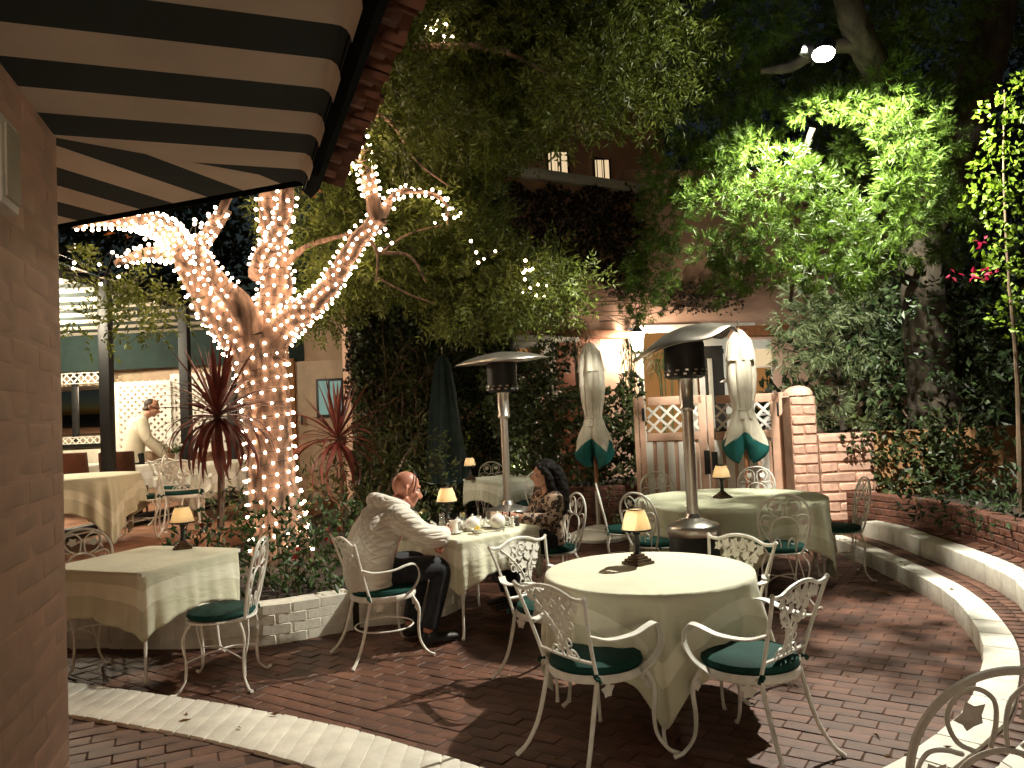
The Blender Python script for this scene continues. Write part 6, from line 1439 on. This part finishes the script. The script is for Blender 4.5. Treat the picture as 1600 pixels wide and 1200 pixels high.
for s, A_ in ((1, RA), (-1, LA_)): seg(j, [(s*.08, .0, .885)]+[A_[0], A_[1], A_[2], tuple(Vector(A_[2])*.4+Vector(A_[3])*.6)], [.075, .078, .07, .068, .06], 14)
remesh(j.build('blouse', leopard_mat(), wo_), .009, 6)
co = MB(); seg(co, [(-.02, .10, .86), (-.075, .055, .93), (-.06, -.04, .97), (0, -.07, .98), (.06, -.04, .97), (.075, .055, .93), (.02, .10, .86)], [.016, .022, .024, .026, .024, .022, .016], 8, .5); remesh(co.build('collar', bpy.data.materials['leopard_print'], wo_), .006, 3)
tr = MB(); seg(tr, [(0, -.04, .52), (0, .05, .53), (0, .12, .54)], [.13, .155, .14], 16, 1.1, up=(0, 0, 1))
for s in (-1, 1): seg(tr, [(s*.09, .0, .53), (s*.105, .24, .55), (s*.105, .42, .54), (s*.105, .45, .48), (s*.105, .43, .3), (s*.105, .39, .12)], [.09, .085, .07, .066, .06, .052], 14)
remesh(tr.build('trousers', M['black_cloth'], wo_), .010, 4)
for s in (-1, 1):
    sh = MB(); seg(sh, [(s*.10, .33, .045), (s*.10, .42, .05), (s*.10, .50, .04), (s*.10, .57, .03)], [.038, .042, .038, .026], 12, .75, up=(1, 0, 0)); remesh(sh.build('shoe', M['shoe'], wo_), .008, 3)
ha = MB()
ha.ell(fw(0, -.030, .045), (.088, .098, .094), hr); seg(ha, [fw(-.075, .03, .06), fw(-.086, -.02, .0), fw(-.085, -.05, -.08), fw(-.08, -.09, -.2)], [.022, .034, .04, .04], 10); seg(ha, [fw(.075, .03, .06), fw(.086, -.035, .0), fw(.085, -.07, -.08), fw(.08, -.10, -.2)], [.022, .03, .036, .04], 10)
seg(ha, [fw(0, -.07, .06), fw(0, -.11, -.03), fw(0, -.145, -.16), fw(0.01, -.15, -.30), fw(.01, -.13, -.40)], [.08, .088, .092, .085, .03], 16, 1.1, up=(0, 1, 0))
seg(ha, [fw(0, .06, .095), fw(-.04, .06, .085), fw(-.072, .04, .05)], [.02, .022, .02], 8); seg(ha, [fw(0, .06, .095), fw(.04, .06, .085), fw(.072, .04, .05)], [.02, .022, .02], 8)
ho_ = remesh(ha.build('hair', M['hair'], wo_), .008, 3)
tx = bpy.data.textures.new('hair_waves', 'CLOUDS'); tx.noise_scale = .035; dp = ho_.modifiers.new('d', 'DISPLACE'); dp.texture = tx; dp.strength = .022
# ---- waiter in the pavilion
wt = thing('person', 'waiter in a cream jacket bending over a pavilion table', 'person', (-5.28, 10.72, .45), D((.80, .42)))
hr = Matrix.Rotation(R(-10), 3, 'Z') @ Matrix.Rotation(R(-18), 3, 'X'); HC = (0, .22, 1.53)
b = MB(); fk = head(b, HC, hr, 1.02); seg(b, [(0, .08, 1.36), (0, .13, 1.42), (0, .175, 1.46)], [.07, .06, .058], 12)
seg(b, [(0, .0, .88), (0, .0, 1.05), (0, .04, 1.22), (0, .08, 1.36)], [.14, .14, .15, .1], 16, .75, up=(1, 0, 0))
for s in (-1, 1): seg(b, [(s*.09, .0, .9), (s*.1, .02, .5), (s*.1, -.02, .08)], [.085, .06, .04], 12); seg(b, [(s*.1, -.04, .05), (s*.1, .08, .04), (s*.1, .18, .03)], [.04, .042, .03], 8)
RA = [(.20, .08, 1.34), (.26, .14, 1.10), (.24, .30, .92), (.2, .36, .85)]; LA_ = [(-.20, .08, 1.34), (-.27, .16, 1.10), (-.2, .36, .95), (-.12, .46, .9)]
seg(b, RA, [.055, .047, .036, .03], 12); seg(b, LA_, [.055, .047, .036, .03], 12); hand(b, RA[-1], (-.3, .6, -.7), (0, .5, .6), 1, 1, .6); hand(b, LA_[-1], (.3, .7, -.5), (0, .4, .8), -1, 1, .6)
remesh(b.build('body', M['skin'], wt), .009, 4)
j = MB(); seg(j, [(0, -.04, .78), (0, -.03, .92), (0, -.01, 1.06), (0, .035, 1.22), (0, .065, 1.33), (0, .09, 1.39)], [.215, .20, .19, .205, .18, .09], 20, .74, up=(1, 0, 0))
for s, A_ in ((1, RA), (-1, LA_)): seg(j, [(s*.1, .07, 1.33)]+A_[:3]+[tuple(Vector(A_[2])*.3+Vector(A_[3])*.7)], [.085, .085, .076, .062, .05], 14)
remesh(j.build('jacket', mat('cream_dinner_jacket', (.78, .73, .58), .85, var=.04, bump=.1, bscale=100), wt), .010, 6)
tr = MB(); seg(tr, [(0, -.02, .98), (0, -.02, .86), (0, 0, .8)], [.15, .165, .14], 16, .8, up=(1, 0, 0))
for s in (-1, 1): seg(tr, [(s*.09, .0, .9), (s*.1, .03, .5), (s*.1, -.01, .06)], [.105, .085, .075], 12)
remesh(tr.build('trousers', M['black_cloth'], wt), .012, 4)
for s in (-1, 1): sh = MB(); seg(sh, [(s*.1, -.07, .045), (s*.1, .05, .045), (s*.1, .2, .03)], [.042, .046, .03], 10, .8, up=(1, 0, 0)); remesh(sh.build('shoe', M['shoe'], wt), .01, 3)
ha = MB(); ha.ell(fk(0, -.032, .04), (.081, .09, .084), hr); seg(ha, [fk(-.07, -.03, -.02), fk(0, -.09, -.04), fk(.07, -.03, -.02)], [.025, .03, .025], 8); remesh(ha.build('hair', M['hair_b'], wt), .010, 3)
MB().tube([fk(-.08, -.01, .01), fk(-.06, .08, .012), fk(0, .1, .012), fk(.06, .08, .012), fk(.08, -.01, .01)], .004, 5).build('glasses', M['blackmetal'], wt)
# ================================================================== LAMPS OF THE PLACE, AND ONE ADDED FOR FILL
fl = gy(1287, 88, 6.65)
ft = thing('tree_floodlight', 'bright white floodlight clamped to a branch high in the evergreen', 'floodlight', tuple(fl))
MB().lathe([(.03, .16), (.055, .15), (.075, .05), (.08, .04), (.076, .04), (.05, .14)], 20, capb=False, rot=Matrix.Rotation(R(25), 3, 'Y')).build('housing', M['blackmetal'], ft)
MB().tube([(.05, .0, .15), (.06, .12, .2), (.08, .45, .13)], .012, 6).build('bracket', M['blackmetal'], ft)
MB().ell((0, 0, .02), (.095, .095, .06)).build('bulb', emit('flood_bulb', (1, .96, .86), 60), ft)
lamp('flood_light', (0, -.02, -.10), 1800, (1.0, .95, .80), .05, ft, spot=152, rot=tuple(Vector((.25, .2, -1)).to_track_quat('-Z', 'Y').to_euler())).data.spot_blend = .28
MB().lathe([(.03, .1), (.05, .09), (.06, .0), (.052, .0), (.02, .08)], 16, (-.1, .03, .06), capb=False, rot=Matrix.Rotation(R(-70), 3, 'Y')).build('housing', M['blackmetal'], ft)
lamp('flood_side_light', (-.16, -.05, .05), 120, (1.0, .95, .80), .04, ft, spot=130, rot=(R(15), R(75), 0)).data.spot_blend = .4
lp = FB.hit(980, 528, .30)
wall_lantern('wall_lantern', 'dazzling lit wall lantern on the pink house above the palms', (lp.x+.1, lp.y+.02, lp.z), FB.rz, 190, (1.0, .82, .60), 90, 1.6, frosted=210)
q = A-wd*6.7+wn_*.01  # unseen lantern behind the viewer, added for the warm front fill
wall_lantern('fill_lantern', 'lit lantern added unseen on the old painted wall as front fill light', (q.x, q.y, 2.0), math.atan2(wn_.y, wn_.x)+PI/2, 400, (1.0, .79, .56), 40, 2.3, .16)
up = thing('garden_uplight', 'small garden spot light hidden at the foot of the yellow plant', 'light', tuple(gy(806, 735, 11.45)))
MB().lathe([(.03, 0), (.035, .05), (.03, .05), (.0, .02)], 12, capt=False).build('housing', M['blackmetal'], up); lamp('uplight', (0, 0, .055), 5, (1, .85, .5), .02, up)
